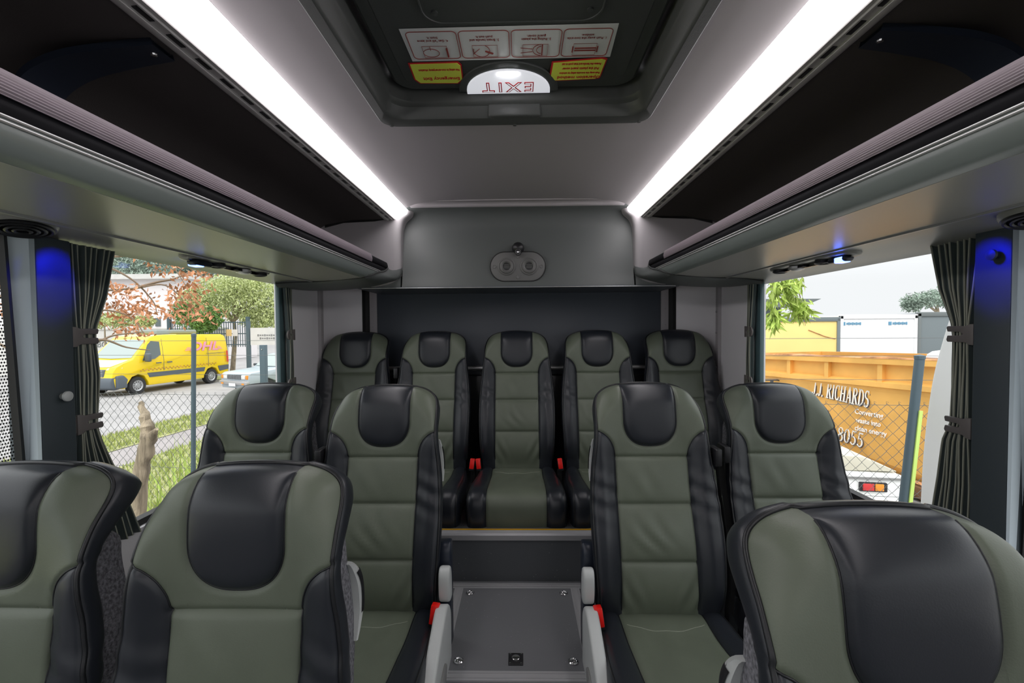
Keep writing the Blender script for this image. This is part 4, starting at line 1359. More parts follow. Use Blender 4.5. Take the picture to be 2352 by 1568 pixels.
FA, FB = atz(337, 902, H - .52), atz(2131, 928, H - .52)
fd = (FB - FA).normalized()
FP, FQ = (FA - fd * 2.2).to_2d(), (FB + fd * .9).to_2d()
fl, fposts = fence('chain link fence with two posts running across behind the bus, seen through both rear windows', FP, FQ, H - .52,
                   [(452, 770, 451, 1040, .0175), (2105, 820, 2066, 1170, .027)], [H - .08, H - .20, H - .36, H - .53, H - 1.15])
t0, tb, zt = fposts[1]
za, zb = H - .555 - GZ, H - 1.24 - GZ
def sx_(z): return tb + (t0 - tb) * z / zt
mb = MB()
w0, w1 = .010, .030
vs = []
for yy in (-.066, -.056):
    vs += [(sx_(za) + w0, yy, za), (sx_(za) + w1, yy, za), (sx_(zb) + w1, yy, zb), (sx_(zb) + w0, yy, zb)]
mb.add(vs, [(0, 1, 2, 3), (4, 7, 6, 5), (0, 4, 5, 1), (1, 5, 6, 2), (2, 6, 7, 3), (3, 7, 4, 0)])
mb.build('reflector_strip', M['lime'], fl)['label'] = 'lime yellow strip down the thicker post'

# ------------------------------------------------------------------ trees
def leafcloud(mb, centers, n, size, long=1.6, droop=0.0):
    for _ in range(n):
        c, rad = centers[random.randrange(len(centers))]
        v = Vector((random.gauss(0, 1), random.gauss(0, 1), random.gauss(0, 1)))
        v = v.normalized() * random.random() ** .45
        p = Vector((c[0] + v.x * rad[0], c[1] + v.y * rad[1], c[2] + v.z * rad[2]))
        d = Vector((random.gauss(0, 1), random.gauss(0, 1), random.gauss(0, 1) - droop)).normalized()
        u = d.orthogonal().normalized()
        u = (Matrix.Rotation(random.uniform(0, 6.28), 3, d) @ u)
        s = size * random.uniform(.6, 1.25)
        nrm = d.cross(u) * s * .12
        mb.add([p, p + d * s * long * .45 + u * s * .35 + nrm, p + d * s * long, p + d * s * long * .45 - u * s * .35 + nrm], [(0, 1, 2), (0, 2, 3)])
def tree(name, lab, centers, n, size, m, trunk, cat='tree', long=1.6, droop=0, twigs=0, tm='bark', group=None):
    """trunk: list of (path, radii)"""
    b = trunk[0][0][0]
    r = thing(name, lab, cat, (b[0], b[1], b[2]), 0, group)
    off = Vector(b)
    for path, rad in trunk[:1]:
        mb = MB(); mb.tube([Vector(p) - off for p in path], rad, 10); mb.build('trunk', M[tm], r, smooth=True)
    if len(trunk) > 1:
        mb = MB()
        for path, rad in trunk[1:]:
            mb.tube([Vector(p) - off for p in path], rad, 6)
        mb.build('branches', M[tm], r, smooth=True)
    mb = MB()
    leafcloud(mb, [((Vector(c) - off), rr) for c, rr in centers], n, size, long, droop)
    mb.build('foliage', M[m], r, recalc=False)
    return r
# broken trunk in front of the left fence
tp = [at(312, 1420, 2.75), at(322, 1300, 2.75), at(318, 1180, 2.75), at(325, 1080, 2.75), at(340, 1010, 2.75), at(335, 965, 2.76), at(322, 922, 2.77)]
base = Vector((tp[0].x - .02, tp[0].y, GZ))
mb = MB()
tp = [base] + tp
rr = [.07, .055, .05, .043, .041, .043, .030, .012]
cp = catmull([tuple(p) + (q,) for p, q in zip(tp, rr)], 6)
mb.tube([c[:3] - np.array(base) + np.array([.004 * math.sin(i * 1.7), .004 * math.cos(i * 2.3), 0]) for i, c in enumerate(cp)], [c[3] * (1 + .10 * math.sin(i * 1.9)) for i, c in enumerate(cp)], 12)
tr = thing('tree_stump', 'broken grey tree trunk standing before the left chain link fence', 'tree trunk', base)
mb.build('trunk', M['bark'], tr, smooth=True)
mb = MB()
k1 = at(342, 1010, 2.75) - base; k2 = at(360, 985, 2.72) - base
mb.tube([k1, (k1 + k2) / 2, k2], [.035, .026, .010], 10)
mb.build('branch_stub', M['bark'], tr, smooth=True)
# overhanging branches with brown leaves
ob = thing('tree', 'bare branched tree with dry brown leaves hanging outside the left window', 'tree', (-6.2, 3.6, GZ))
off = Vector((-6.2, 3.6, GZ))
def PT(px, py, Y): return at(px, py, Y) - off
mb = MB()
mb.tube([Vector((0, 0, 0)), Vector((.05, .1, 1.5)), Vector((.2, .2, 3.2)), Vector((.1, .5, 4.6)), Vector((.3, .9, 5.6))], [.13, .11, .09, .06, .03], 10)
mb.build('trunk', M['bark'], ob, smooth=True)
mb = MB()
BR = []
def br(pts, r0, r1):
    q = catmull([tuple(p) for p in pts], 6)
    mb.tube(q, list(np.linspace(r0, r1, len(q))), 5)
    BR.append(q)
S = Vector((.2, .2, 3.2))
for pts in ([S, PT(150, 690, 4.6), PT(240, 668, 4.8), PT(310, 662, 4.9), PT(380, 655, 5.0), PT(430, 700, 5.1), PT(450, 735, 5.1)],
            [PT(310, 662, 4.9), PT(360, 648, 5), PT(400, 640, 5), PT(440, 625, 5.2), PT(470, 640, 5.2)],
            [PT(150, 640, 4.6), PT(230, 612, 4.8), PT(300, 640, 4.9), PT(350, 690, 5), PT(360, 720, 5)],
            [S, PT(160, 720, 4.4), PT(240, 712, 4.5), PT(300, 728, 4.6), PT(330, 765, 4.6)],
            [PT(160, 800, 4.2), PT(230, 782, 4.3), PT(262, 770, 4.4), PT(330, 762, 4.5)],
            [PT(160, 790, 4.2), PT(236, 780, 4.3), PT(290, 797, 4.4), PT(345, 804, 4.5)],
            [PT(120, 600, 4.6), PT(250, 590, 4.8), PT(330, 588, 5), PT(395, 612, 5.2), PT(440, 680, 5.2)],
            [S, PT(60, 820, 4.0), PT(20, 760, 3.9)], [S, PT(40, 690, 4.0), PT(8, 640, 3.9), PT(-30, 600, 3.9)]):
    br(pts, .016, .004)
mb.build('branches', M['twig'], ob, smooth=True)
mb = MB()
cl_ = []
for (px, py, rx, ry, w) in ((420, 690, 45, 45, 7), (440, 655, 40, 32, 5), (380, 615, 28, 22, 2), (460, 615, 40, 26, 4), (300, 700, 38, 38, 5), (335, 690, 24, 24, 2), (285, 720, 30, 34, 4), (345, 715, 34, 22, 4), (310, 760, 22, 22, 3),
                           (262, 665, 34, 24, 3), (240, 700, 26, 22, 2), (300, 665, 36, 20, 2), (262, 745, 16, 18, 1), (480, 720, 22, 24, 2), (408, 735, 12, 20, 1), (10, 690, 30, 60, 3), (12, 640, 26, 30, 2), (350, 595, 30, 16, 1)):
    for _ in range(w):
        Yc = random.uniform(4.4, 5.3)
        cl_.append((PT(px, py, Yc), (rx * Yc / F, .30, ry * Yc / F)))
leafcloud(mb, cl_, 950, .042, 1.5, .9)
mb.build('foliage', M['leaf_brown'], ob, recalc=False)
# light green willow-like tree across the road
def crown(px, py, Y, rx, ry, depth=None):
    return (at(px, py, Y), (rx * Y / F, depth or rx * Y / F * .8, ry * Y / F))
def trunk_to(px, Y, pytop, r=.12, px2=None):
    a = at(px, 900, Y); a.z = GZ
    b = at(px2 or px, pytop, Y)
    m_ = (a + b) / 2 + Vector((r, 0, 0))
    return ([a, m_, b], [r, r * .8, r * .4])
Y_ = 26
t0 = trunk_to(535, Y_, 690, .14)
brs = [([at(535, 740, Y_), at(535 + dx * .5, 700, Y_), at(535 + dx, 660 + abs(dx) * .2, Y_)], [.08, .06, .02]) for dx in (-70, -35, 10, 45, 75)]
tree('tree', 'pale green willow-like tree across the road behind the yellow van', [crown(500, 690, Y_, 75, 52), crown(560, 680, Y_, 75, 55), crown(620, 690, Y_, 60, 60), crown(450, 695, Y_, 40, 40), crown(550, 655, Y_, 90, 30), crown(600, 730, Y_, 50, 25)], 15000, .095, 'leaf_pale', [t0] + brs, long=2.2, droop=.6)
Y_ = 23.2
tree('shrub', 'dark green round shrub beside the gate across the road', [crown(445, 735, Y_, 42, 28), crown(470, 745, Y_, 32, 22), crown(420, 715, Y_, 26, 24), crown(490, 728, Y_, 22, 26)], 4000, .10, 'leaf_dark', [trunk_to(450, Y_, 740, .08)], 'shrub')
Y_ = 23
tree('shrub', 'olive green hedge bush before the white building, left of the van', [crown(215, 735, Y_, 35, 22), crown(270, 735, Y_, 30, 20), crown(330, 738, Y_, 24, 14)], 3000, .10, 'leaf_pale', [trunk_to(240, Y_, 740, .06)], 'shrub')
for Y_, cs, lab, px in ((50, [(300, 600, 70, 40), (360, 590, 60, 40), (250, 610, 60, 45), (330, 630, 60, 30)], 'tall grey green gum tree rising behind the white building', 310),
                         (56, [(430, 590, 70, 42), (480, 610, 60, 34), (420, 620, 40, 26)], 'tall grey green gum tree behind the brown leaf branches', 440),
                         (70, [(540, 600, 60, 36), (610, 605, 60, 34), (650, 625, 40, 30)], 'far grey green gum tree above the pale willow', 580),
                         (62, [(60, 610, 70, 50), (-20, 640, 80, 60), (150, 620, 60, 50)], 'grey green gum tree seen through the dotted front left window', 60)):
    cs = [crown(c[0], c[1], Y_, c[2], c[3]) for c in cs]
    t = trunk_to(px, Y_, 600, .3)
    brs = [([at(px, 660, Y_), at(px + d * .6, 625, Y_), at(px + d, 590, Y_)], [.14, .09, .04]) for d in (-50, -20, 30, 60)]
    tree('gum_tree', lab, cs, 5000, .20 * Y_ / 44, 'leaf_gum', [t] + brs, long=1.8, droop=.3, group='gum trees on the skyline')

# white building and boundary wall across the road
def obj_box(name, lab, cat, corners_px, Y, depth, z0, z1, m):
    pass
bl = thing('building', 'white rendered building behind the boundary wall across the road', 'building', (at(330, 700, 34).x, 34, GZ))
xa, xb = at(200, 0, 34).x - at(330, 0, 34).x, at(432, 0, 34).x - at(330, 0, 34).x
mb = MB(); mb.box(xa - 8, xb, 0, 9, 0, at(0, 640, 34).z - GZ)
mb.build('wall', M['house_white'], bl)
mb = MB(); mb.box(xa - 8.3, xb + .4, -.5, 9.4, at(0, 645, 34).z - GZ, at(0, 634, 34).z - GZ)
mb.build('roof', M['fence_wall'], bl)
mb = MB(); mb.box(at(357, 0, 34).x - at(330, 0, 34).x, at(369, 0, 34).x - at(330, 0, 34).x, -.06, .1, at(0, 752, 34).z - GZ, at(0, 733, 34).z - GZ)
mb.build('window', M['auto_glass'], bl)
mb = MB(); mb.box(at(250, 0, 34).x - at(330, 0, 34).x, at(280, 0, 34).x - at(330, 0, 34).x, -.06, .1, at(0, 745, 34).z - GZ, at(0, 700, 34).z - GZ)
mb.build('window', M['fence_wall'], bl)
bw = thing('boundary_wall', 'long pale boundary wall across the road behind the van', 'wall', (at(330, 0, 25).x, 25, GZ))
x0 = at(-250, 0, 25).x - at(330, 0, 25).x; x1 = at(498, 0, 25).x - at(330, 0, 25).x
mb = MB(); mb.box(x0, x1, 0, .25, 0, at(0, 759, 25).z - GZ)
mb.build('wall_body', M['fence_wall'], bw)
mb = MB(); mb.box(x0, x1, -.05, .3, at(0, 759, 25).z - GZ, at(0, 756, 25).z - GZ)
mb.build('wall_coping', M['fence_wall'], bw)
text('wall_lettering', 'BORE', .45, M['roof_grey'], bw, (at(220, 0, 25).x - at(330, 0, 25).x, -.01, at(0, 793, 25).z - GZ), (math.pi / 2, 0, 0), .005)
# gate rails, notices and sign across the road
Yg = 24.5
gt = thing('metal_gate', 'dark green railing gate across the road behind the van roof', 'gate', (at(470, 0, Yg).x, Yg, GZ))
mb = MB()
gx0, gx1 = at(365, 0, Yg).x - at(470, 0, Yg).x, at(550, 0, Yg).x - at(470, 0, Yg).x
zt_, zb_ = at(0, 742, Yg).z - GZ, at(0, 800, Yg).z - GZ
n = 34
for i in range(n + 1):
    x = gx0 + (gx1 - gx0) * i / n
    mb.box(x - .015, x + .015, -.015, .015, zb_, zt_)
mb.box(gx0, gx1, -.02, .02, zt_ - .08, zt_ - .03); mb.box(gx0, gx1, -.02, .02, zb_ + .1, zb_ + .15); mb.box(gx0, gx1, -.02, .02, (zt_ + zb_) / 2, (zt_ + zb_) / 2 + .05)
mb.build('railing', M['post'], gt)
for px in (368, 435, 552):
    x = at(px, 0, Yg).x - at(470, 0, Yg).x
    mb = MB(); mb.box(x - .08, x + .08, -.08, .08, 0, zt_ + .25)
    mb.build('gate_post', M['post'], gt)
for px, m_, nm in ((526, 'notice_orange', 'orange'), (540, 'house_white', 'white')):
    c = at(px, 764, Yg - .1)
    mb = MB(); mb.cbox((0, 0, 0), (.29, .02, .36))
    o = mb.build('notice_board', M[m_]); o.location = c
    tag(o, '%s notice sheet on the gate between van and white sign' % nm, 'notice', 'notices on the gate')
sg = thing('sign_board', 'large pale sign board on a dark square post beyond the parked car', 'sign', (at(588, 0, 22).x, 22, GZ))
mb = MB(); mb.box(at(558, 0, 22).x - at(588, 0, 22).x, at(640, 0, 22).x - at(588, 0, 22).x, -.03, .03, at(0, 796, 22).z - GZ, at(0, 757, 22).z - GZ)
mb.build('board', M['fence_wall'], sg)
mb = MB()
for k, n_ in ((0, 9), (1, 7)):      # two short lines of weathered lettering, too faint to read
    for q in range(n_):
        mb.cbox((.25 + (q - n_ / 2) * .11, -.034, at(0, 774 + k * 7, 22).z - GZ), (.08, .006, .07 + .03 * (q % 3 == 0)))
mb.build('faded_lettering', M['grey_plastic'], sg)
for px in (553, ):
    mb = MB(); x = at(px, 0, 22).x - at(588, 0, 22).x; mb.box(x - .07, x + .07, -.07, .07, 0, at(0, 742, 22).z - GZ); mb.build('sign_post', M['post'], sg)
sp = thing('bollard_post', 'square blue grey post standing in front of the parked car', 'post', (at(587, 0, 9.0).x, 9.0, GZ))
mb = MB(); q = 6.2 * 9.0 / F; mb.box(-q, q, -q, q, 0, at(0, 796, 9.0).z - GZ); mb.build('post_body', M['post'], sp, bevel=.006)
mb = MB(); mb.lathe([(.012, -q - .001), (.010, -q - .012), (.001, -q - .014)], (0, 0, at(0, 806, 9.0).z - GZ), 'y', 10); mb.build('post_bolt', M['chrome'], sp)
# verge grass across the road
ground_patch('grass', [(at(470, 0, 24).x, 22.4), (at(760, 0, 24).x, 22.2), (at(760, 0, 24).x, 24.4), (at(470, 0, 24).x, 24.4)], 'grass', .03, 'stuff')

# ------------------------------------------------------------------ vehicles
def wheel(name, parent, loc, R_, w, side, ax='y'):
    """wheel with its axle along local y; side is the outward direction"""
    mb = MB(); mb.lathe([(R_ * .66, -w * .1), (R_ * .66, -w / 2), (R_ * .95, -w / 2), (R_, -w / 2 * .7), (R_, w / 2 * .7), (R_ * .95, w / 2), (R_ * .66, w / 2), (R_ * .66, w * .1)], (0, 0, 0), 'y', 28)
    t = mb.build(name, M['tyre'], parent, smooth=True, angle=40); t.location = loc
    mb = MB()
    d = side * w / 2
    mb.lathe([(R_ * .64, d * .75), (R_ * .62, d * .98), (R_ * .54, d * .80), (R_ * .46, d * .6), (R_ * .25, d * .72), (R_ * .2, d * .9), (.001, d * .92)], (0, 0, 0), 'y', 24)
    rm = mb.build('wheel_rim', M['rim'], t, smooth=True, angle=40)
    mb = MB()
    for k in range(10):
        a = 2 * math.pi * k / 10
        x, z = R_ * .40 * math.cos(a), R_ * .40 * math.sin(a)
        mb.cbox((x, d * .68, z), (R_ * .1, .03, R_ * .1))
    mb.build('rim_holes', M['tyre'], rm)
    return t
def side_shell(prof, wfun, ny=7):
    """closed side outline (x,z) turned into a body: width from wfun(z), slight crown across"""
    mb = MB()
    rows = []
    for k in range(ny):
        t = -1 + 2 * k / (ny - 1)
        rows.append([(x, wfun(x, z) * t, z) for x, z in prof])
    mb.grid(rows, closed_u=True)
    n = len(prof)
    b = len(mb.v) - ny * n
    mb.f.append(tuple(b + i for i in range(n))); mb.m.append(0)
    mb.f.append(tuple(b + (ny - 1) * n + i for i in reversed(range(n)))); mb.m.append(0)
    return mb
def on_side(poly, wfun, s, off=.006):
    """flat panel laid on the body side s (+1 left), poly of (x,z)"""
    return [(x, s * (wfun(x, z) + off), z) for x, z in poly]
def panel(name, m, parent, pts, th=.0):
    mb = MB(); mb.add(pts, [tuple(range(len(pts)))])
    o = mb.build(name, m, parent, recalc=False)
    md = o.modifiers.new('thickness', 'SOLIDIFY'); md.thickness = .012; md.offset = 0
    return o
# delivery van --------------------------------------------------------
fw = Vector(gp(318, 905)); rw = Vector(gp(487, 880))
hd = (fw - rw).normalized()
WBASE = (fw - rw).length
sc = 1.0
ang = math.atan2(hd.y, hd.x)
mid = (fw + rw) / 2
lat = Vector((-hd.y, hd.x))      # left of heading = the side facing the bus
ctr = mid - lat * .95
van = thing('delivery_van', 'yellow delivery van with pink lettering parked across the road', 'van', (ctr.x, ctr.y, GZ), ang)
hb = WBASE / 2
fx = hb; rx_ = -hb
def vw(x, z):
    w = .985 - .13 * float(sstep(1.15, 2.4, z)) - .03 * float(sstep(1.0, .3, z))
    if x > fx + .35: w -= .16 * ((x - fx - .35) / .65) ** 2
    return w
L0 = rx_ - 1.0; L1 = fx + .98
prof = [(L0, .45), (L0 - .02, 1.2), (L0 + .03, 2.0), (L0 + .10, 2.22), (L0 + .3, 2.30), (fx - 1.3, 2.32), (fx - .85, 2.29), (fx - .60, 2.20), (fx - .1, 1.70), (fx + .22, 1.36), (fx + .55, 1.24), (fx + .80, 1.10), (fx + .88, .95), (fx + .93, .70), (L1, .55), (L1 - .02, .32), (fx + .5, .27), (fx + .42, .45), (fx + .25, .70), (fx, .78), (fx - .25, .70), (fx - .42, .45), (fx - .45, .30), (rx_ + .45, .30), (rx_ + .42, .45), (rx_ + .25, .70), (rx_, .78), (rx_ - .25, .70), (rx_ - .42, .45), (rx_ - .5, .38)]
b = side_shell(prof, vw, 9).build('van_body', M['van_yellow'], van, bevel=.025, smooth=True, angle=50)
for s in (1, -1):
    panel('lower_cladding', M['van_dark'], van, on_side([(fx - .46, .62), (rx_ + .46, .62), (rx_ + .40, .80), (fx - .36, .80)], vw, s))
    panel('lower_cladding', M['van_dark'], van, on_side([(rx_ - .45, .55), (L0 + .01, .60), (L0, .82), (rx_ - .34, .80)], vw, s))
    panel('side_window', M['auto_glass'], van, on_side([(fx - .18, 1.30), (fx - .70, 1.34), (fx - .98, 1.50), (fx - .99, 2.03), (fx - .62, 2.06), (fx - .46, 1.92)], vw, s))
    panel('rear_lamp', M['red_lamp'], van, on_side([(L0 + .02, .95), (L0 + .10, .95), (L0 + .12, 1.5), (L0 + .04, 1.5)], vw, s, .012))
    mb = MB()
    for x in (fx - 1.10, rx_ + .2):
        mb.tube([(x, s * (vw(x, z) + .003), z) for z in (.85, 1.3, 1.8, 2.15)], .008, 4)
    mb.tube([(x, s * (vw(x, 1.42) + .006), 1.42) for x in (rx_ + .3, L0 + .2)], .012, 4)
    mb.build('door_seams', M['van_dark'], van)
    for x in (fx - .85, fx - 1.35):
        mb = MB(); mb.cbox((x, s * (vw(x, 1.17) + .02), 1.17), (.22, .03, .045)); mb.build('door_handle', M['van_dark'], van)
    mb = MB(); mb.cbox((fx - .28, s * (vw(fx - .28, 1.45) + .16), 1.42), (.14, .24, .34))
    mi = mb.build('wing_mirror', M['van_dark'], van, bevel=.05, seg=3)
    # checker dashes along the sill
    mb = MB()
    for k in range(44):
        x = fx - .1 - k * (WBASE + .2) / 44
        z = .90 + .05 * (k % 2)
        mb.cbox((x, s * (vw(x, z) + .003), z), (.05, .008, .04))
    mb.build('side_checks', M['rust'], van)
    panel('side_stripe', M['van_glare'], van, on_side([(fx - .35, .86), (rx_ + .3, .84), (rx_ + .3, .88), (fx - .35, .90)], vw, s, .004)) if False else None
def slope(x, z):  # helper across front
    return vw(x, z)
def fpanel(name, m, pts, off=.012):
    """panel across the front following the profile: pts of (x, y, z) lifted forward-up"""
    return panel(name, M[m], van, [(x + off * .7, y, z + off * .7) for x, y, z in pts])
fpanel('windscreen', 'windscreen', [(fx + .16, .86, 1.42), (fx + .20, 0, 1.39), (fx + .16, -.86, 1.42), (fx - .50, -.78, 2.10), (fx - .52, 0, 2.12), (fx - .50, .78, 2.10)])
fpanel('bonnet_glare', 'van_glare', [(fx + .26, .84, 1.345), (fx + .30, 0, 1.33), (fx + .26, -.84, 1.345), (fx + .55, -.80, 1.24), (fx + .78, -.62, 1.115), (fx + .80, 0, 1.10), (fx + .78, .62, 1.115), (fx + .55, .80, 1.24)])  # pale panel stands in for the overexposed reflection on the bonnet
fpanel('roof_skin', 'van_glare', [(fx - .72, .74, 2.245), (fx - .95, .80, 2.30), (fx - 1.9, .80, 2.315), (fx - 1.9, -.80, 2.315), (fx - .95, -.80, 2.30), (fx - .72, -.74, 2.245)])
mb = MB(); mb.box(fx + .80, fx + .925, -.52, .52, .72, 1.03)
gl_ = mb.build('radiator_grille', M['van_dark'], van, bevel=.04)
mb = MB()
for k in range(4):
    mb.box(fx + .90, fx + .94, -.47, .47, .76 + k * .07, .785 + k * .07)
mb.build('grille_bars', M['silver'], gl_)
for s in (1, -1):
    fpanel('headlamp', 'lens', [(fx + .86, s * .56, 1.0), (fx + .70, s * .86, .98), (fx + .55, s * .93, 1.06), (fx + .60, s * .88, 1.14), (fx + .82, s * .58, 1.06)], .02)
mb = MB(); mb.extr([(fx + .60, .27), (fx + .58, .78), (fx + .93, .74), (L1 + .02, .56), (L1, .32), (fx + .8, .25)], -.86, .86, 'y')
mb.build('front_bumper', M['van_dark'], van, bevel=.05, seg=3)
mb = MB(); mb.extr([(fx + .42, .30), (fx + .36, .62), (fx + .55, .80), (fx + .80, .78), (fx + .80, .30)], -.955, .955, 'y')
mb.build('bumper_corner', M['van_dark'], van, bevel=.04, seg=3)
for nm, x in (('front', fx), ('rear', rx_)):
    for s in (1, -1):
        wheel('wheel', van, (x, s * .83, .345), .345, .24, s)
mb = MB(); mb.box(rx_ + .3, fx - 1.25, -.5, .5, 2.33, 2.52)
mb.build('roof_unit', M['rack_rail'], van, bevel=.06, seg=3)
for s in (1, -1):
    R = Matrix(((-s, 0, 0), (0, 0, s), (0, 1, 0)))   # text runs towards the tail on the left side
    xt = rx_ + .36
    text('van_lettering', 'DHL', .55, M['pink'], van, (xt, s * (vw(xt, 1.72) + .004), 1.74), R.to_4x4(), .004, sx=1.45, bold=.016, shear=.25)
    mb = MB()
    for k in range(3):
        z = 1.60 + k * .055
        mb.add([(xt + .74, s * (vw(xt, z) + .007), z), (xt + 1.06 - .06 * k, s * (vw(xt, z) + .007), z), (xt + 1.06 - .06 * k, s * (vw(xt, z) + .007), z + .025), (xt + .74, s * (vw(xt, z) + .007), z + .025)], [(0, 1, 2, 3)])
        mb.add([(xt - .74, s * (vw(xt, z) + .007), z), (xt - 1.02 + .05 * k, s * (vw(xt, z) + .007), z), (xt - 1.02 + .05 * k, s * (vw(xt, z) + .007), z + .025), (xt - .74, s * (vw(xt, z) + .007), z + .025)], [(0, 1, 2, 3)])
    mb.build('lettering_stripes', M['pink'], van, recalc=False)
# parked old wagon ----------------------------------------------------
cf = Vector(gp(527, 911))
chd = Vector((-.42, -.91)).normalized()
cang = math.atan2(chd.y, chd.x)
cc = cf - chd * 2.15 + Vector((.2, 0))
car = thing('parked_car', 'old silver blue car with square grille and orange indicators parked behind the van', 'car', (cc.x, cc.y, GZ), cang)
def cw_(x, z):
    return .80 - .10 * float(sstep(.95, 1.6, z)) - .02 * float(sstep(.6, .2, z))
cp_ = [(-2.15, .40), (-2.18, .75), (-2.12, .95), (-1.95, 1.45), (-1.75, 1.52), (.05, 1.52), (.22, 1.49), (.82, 1.02), (.95, .98), (2.02, .90), (2.12, .84), (2.15, .60), (2.12, .32), (1.78, .28), (1.68, .52), (1.35, .66), (1.02, .52), (.92, .28), (-.95, .28), (-1.05, .52), (-1.38, .66), (-1.7, .52), (-1.8, .30)]
side_shell(cp_, cw_, 7).build('car_body', M['car_grey'], car, bevel=.03, smooth=True, angle=50)
panel('windscreen', M['windscreen'], car, [(.80, .70, 1.055), (.84, 0, 1.05), (.80, -.70, 1.055), (.26, -.64, 1.475), (.24, 0, 1.49), (.26, .64, 1.475)])
for s in (1, -1):
    panel('side_window', M['auto_glass'], car, on_side([(.62, 1.05), (.15, 1.42), (-.55, 1.44), (-.58, 1.05)], cw_, s))
    panel('side_window', M['auto_glass'], car, on_side([(-.66, 1.05), (-.64, 1.44), (-1.55, 1.44), (-1.75, 1.05)], cw_, s))
    panel('door_lower', M['car_dark'], car, on_side([(.85, .40), (.85, .62), (-.95, .62), (-.95, .40)], cw_, s))
    mb = MB(); mb.cbox((2.14, s * .52, .74), (.06, .22, .15)); mb.build('headlamp', M['lens'], car, bevel=.015)
    mb = MB(); mb.cbox((2.12, s * .71, .74), (.08, .13, .15)); mb.build('indicator', M['amber_lamp'], car, bevel=.015)
    mb = MB(); mb.cbox((.72, s * .86, 1.08), (.08, .14, .10)); mb.build('wing_mirror', M['car_dark'], car, bevel=.02)
mb = MB(); mb.cbox((2.14, 0, .74), (.05, .78, .16)); g_ = mb.build('radiator_grille', M['car_dark'], car)
mb = MB()
for k in range(9): mb.cbox((2.17, -.36 + k * .09, .74), (.02, .012, .15))
for k in range(3): mb.cbox((2.17, 0, .69 + k * .05), (.02, .78, .010))
mb.build('grille_bars', M['rim'], g_)
mb = MB(); mb.cbox((2.16, 0, .53), (.14, 1.62, .14)); bp = mb.build('front_bumper', M['silver'], car, bevel=.03)
mb = MB(); mb.cbox((2.24, 0, .46), (.01, .38, .11)); mb.build('number_plate', M['sticker_white'], car)
for s in (1, -1):
    mb = MB(); mb.cbox((2.22, s * .6, .50), (.03, .14, .06)); mb.build('bumper_lamp', M['amber_lamp'], bp)
    for x in (1.35, -1.38): wheel('wheel', car, (x, s * .70, .30), .30, .19, s)
mb = MB()
for s in (-1, 1):
    mb.tube([(-.2, s * .55, 1.53), (-.2, s * .55, 1.62), (-1.6, s * .55, 1.62), (-1.6, s * .55, 1.53)], .014, 6)
for x in (-.3, -.9, -1.5): mb.tube([(x, -.55, 1.62), (x, .55, 1.62)], .012, 6)
mb.build('roof_rack', M['silver'], car)

# ------------------------------------------------------------------ right hand yard
# skip bin: long side runs nearly parallel to the bus
A = at(1700, 815, 9.55).to_2d(); Bp = at(2150, 835, 6.15).to_2d()
dr = (Bp - A).normalized(); LBIN = (Bp - A).length + .5
# local x runs from the far end to the near end, local y away from the bus
sk = thing('skip_bin', 'orange steel skip bin with white lettering seen through the right window', 'skip bin', (A.x, A.y, GZ), math.atan2(dr.y, dr.x))
DB = 2.2
def hz(h): return 2.45 - h    # height above ground for a drop below eye level
zrA, zrB = hz(.545), hz(.445)
def rimz(x): return zrA + (zrB - zrA) * x / LBIN
def lowz(x): return hz(.93) + (hz(.86) - hz(.93)) * x / LBIN
def botz(x): return hz(2.02) + (hz(2.28) - hz(2.02)) * np.clip((x - .8) / (LBIN - .8), 0, 1)
xs = np.linspace(0, LBIN, 13)
mb = MB()
sec = lambda x: [(x, .0, rimz(x)), (x, .03, rimz(x) - .10), (x, .03, lowz(x) + .05), (x, .0, lowz(x) - .02), (x, .02, lowz(x) - .10), (x, .10, botz(x) + .14), (x, .16, botz(x)),
                 (x, DB - .16, botz(x)), (x, DB, lowz(x)), (x, DB, rimz(x)), (x, DB - .08, rimz(x)), (x, DB - .08, lowz(x)), (x, DB - .2, botz(x) + .1), (x, .24, botz(x) + .1), (x, .12, lowz(x)), (x, .10, rimz(x))]
mb.grid([sec(x) for x in xs], closed_u=True)
for x in (0, LBIN):
    mb.add([(x, .02, rimz(x)), (x, DB - .02, rimz(x)), (x, DB - .02, lowz(x)), (x, DB - .16, botz(x)), (x, .16, botz(x)), (x, .02, lowz(x))], [(0, 1, 2, 3, 4, 5)])
mb.build('bin_body', M['bin'], sk)
mb = MB()
mb.grid([[(x, -.07, rimz(x) - .085), (x, -.07, rimz(x)), (x, .13, rimz(x)), (x, .13, rimz(x) - .085)] for x in xs], closed_u=True)
rm = mb.build('rim_beam', M['bin'], sk)
mb = MB()
mb.grid([[(x, -.075, rimz(x) - .004), (x, -.06, rimz(x) + .018 + .010 * math.sin(x * 7)), (x, .12, rimz(x) + .018 + .010 * math.sin(x * 5 + 1)), (x, .135, rimz(x) - .004)] for x in np.linspace(0, LBIN, 60)], closed_u=True)
mb.build('rusty_lip', M['rust'], rm)
mb = MB()
mb.grid([[(x, -.05, lowz(x) - .02), (x, -.05, lowz(x) + .05), (x, .04, lowz(x) + .09), (x, .04, lowz(x) - .05)] for x in xs], closed_u=True)
mb.build('side_rail', M['bin'], sk)
def binx(px):
    # x along the bin for a photo column
    d = ray(px, 900)
    k = d.x / d.y
    return (k * A.y + CX - A.x) / (dr.x - k * dr.y)
for px in (1815, 1902, 2025):
    x = binx(px)
    mb = MB(); mb.box(x - .035, x + .035, -.045, .05, lowz(x) + .03, rimz(x) - .06)
    mb.build('side_rib', M['bin'], sk)
mb = MB()
mb.grid([[(x, .10, botz(x) + .05), (x, .04, botz(x) - .02), (x, .10, botz(x) - .20), (x, .35, botz(x) - .24)] for x in xs])
mb.build('bottom_rail', M['rust_dark'], sk)
mb = MB()
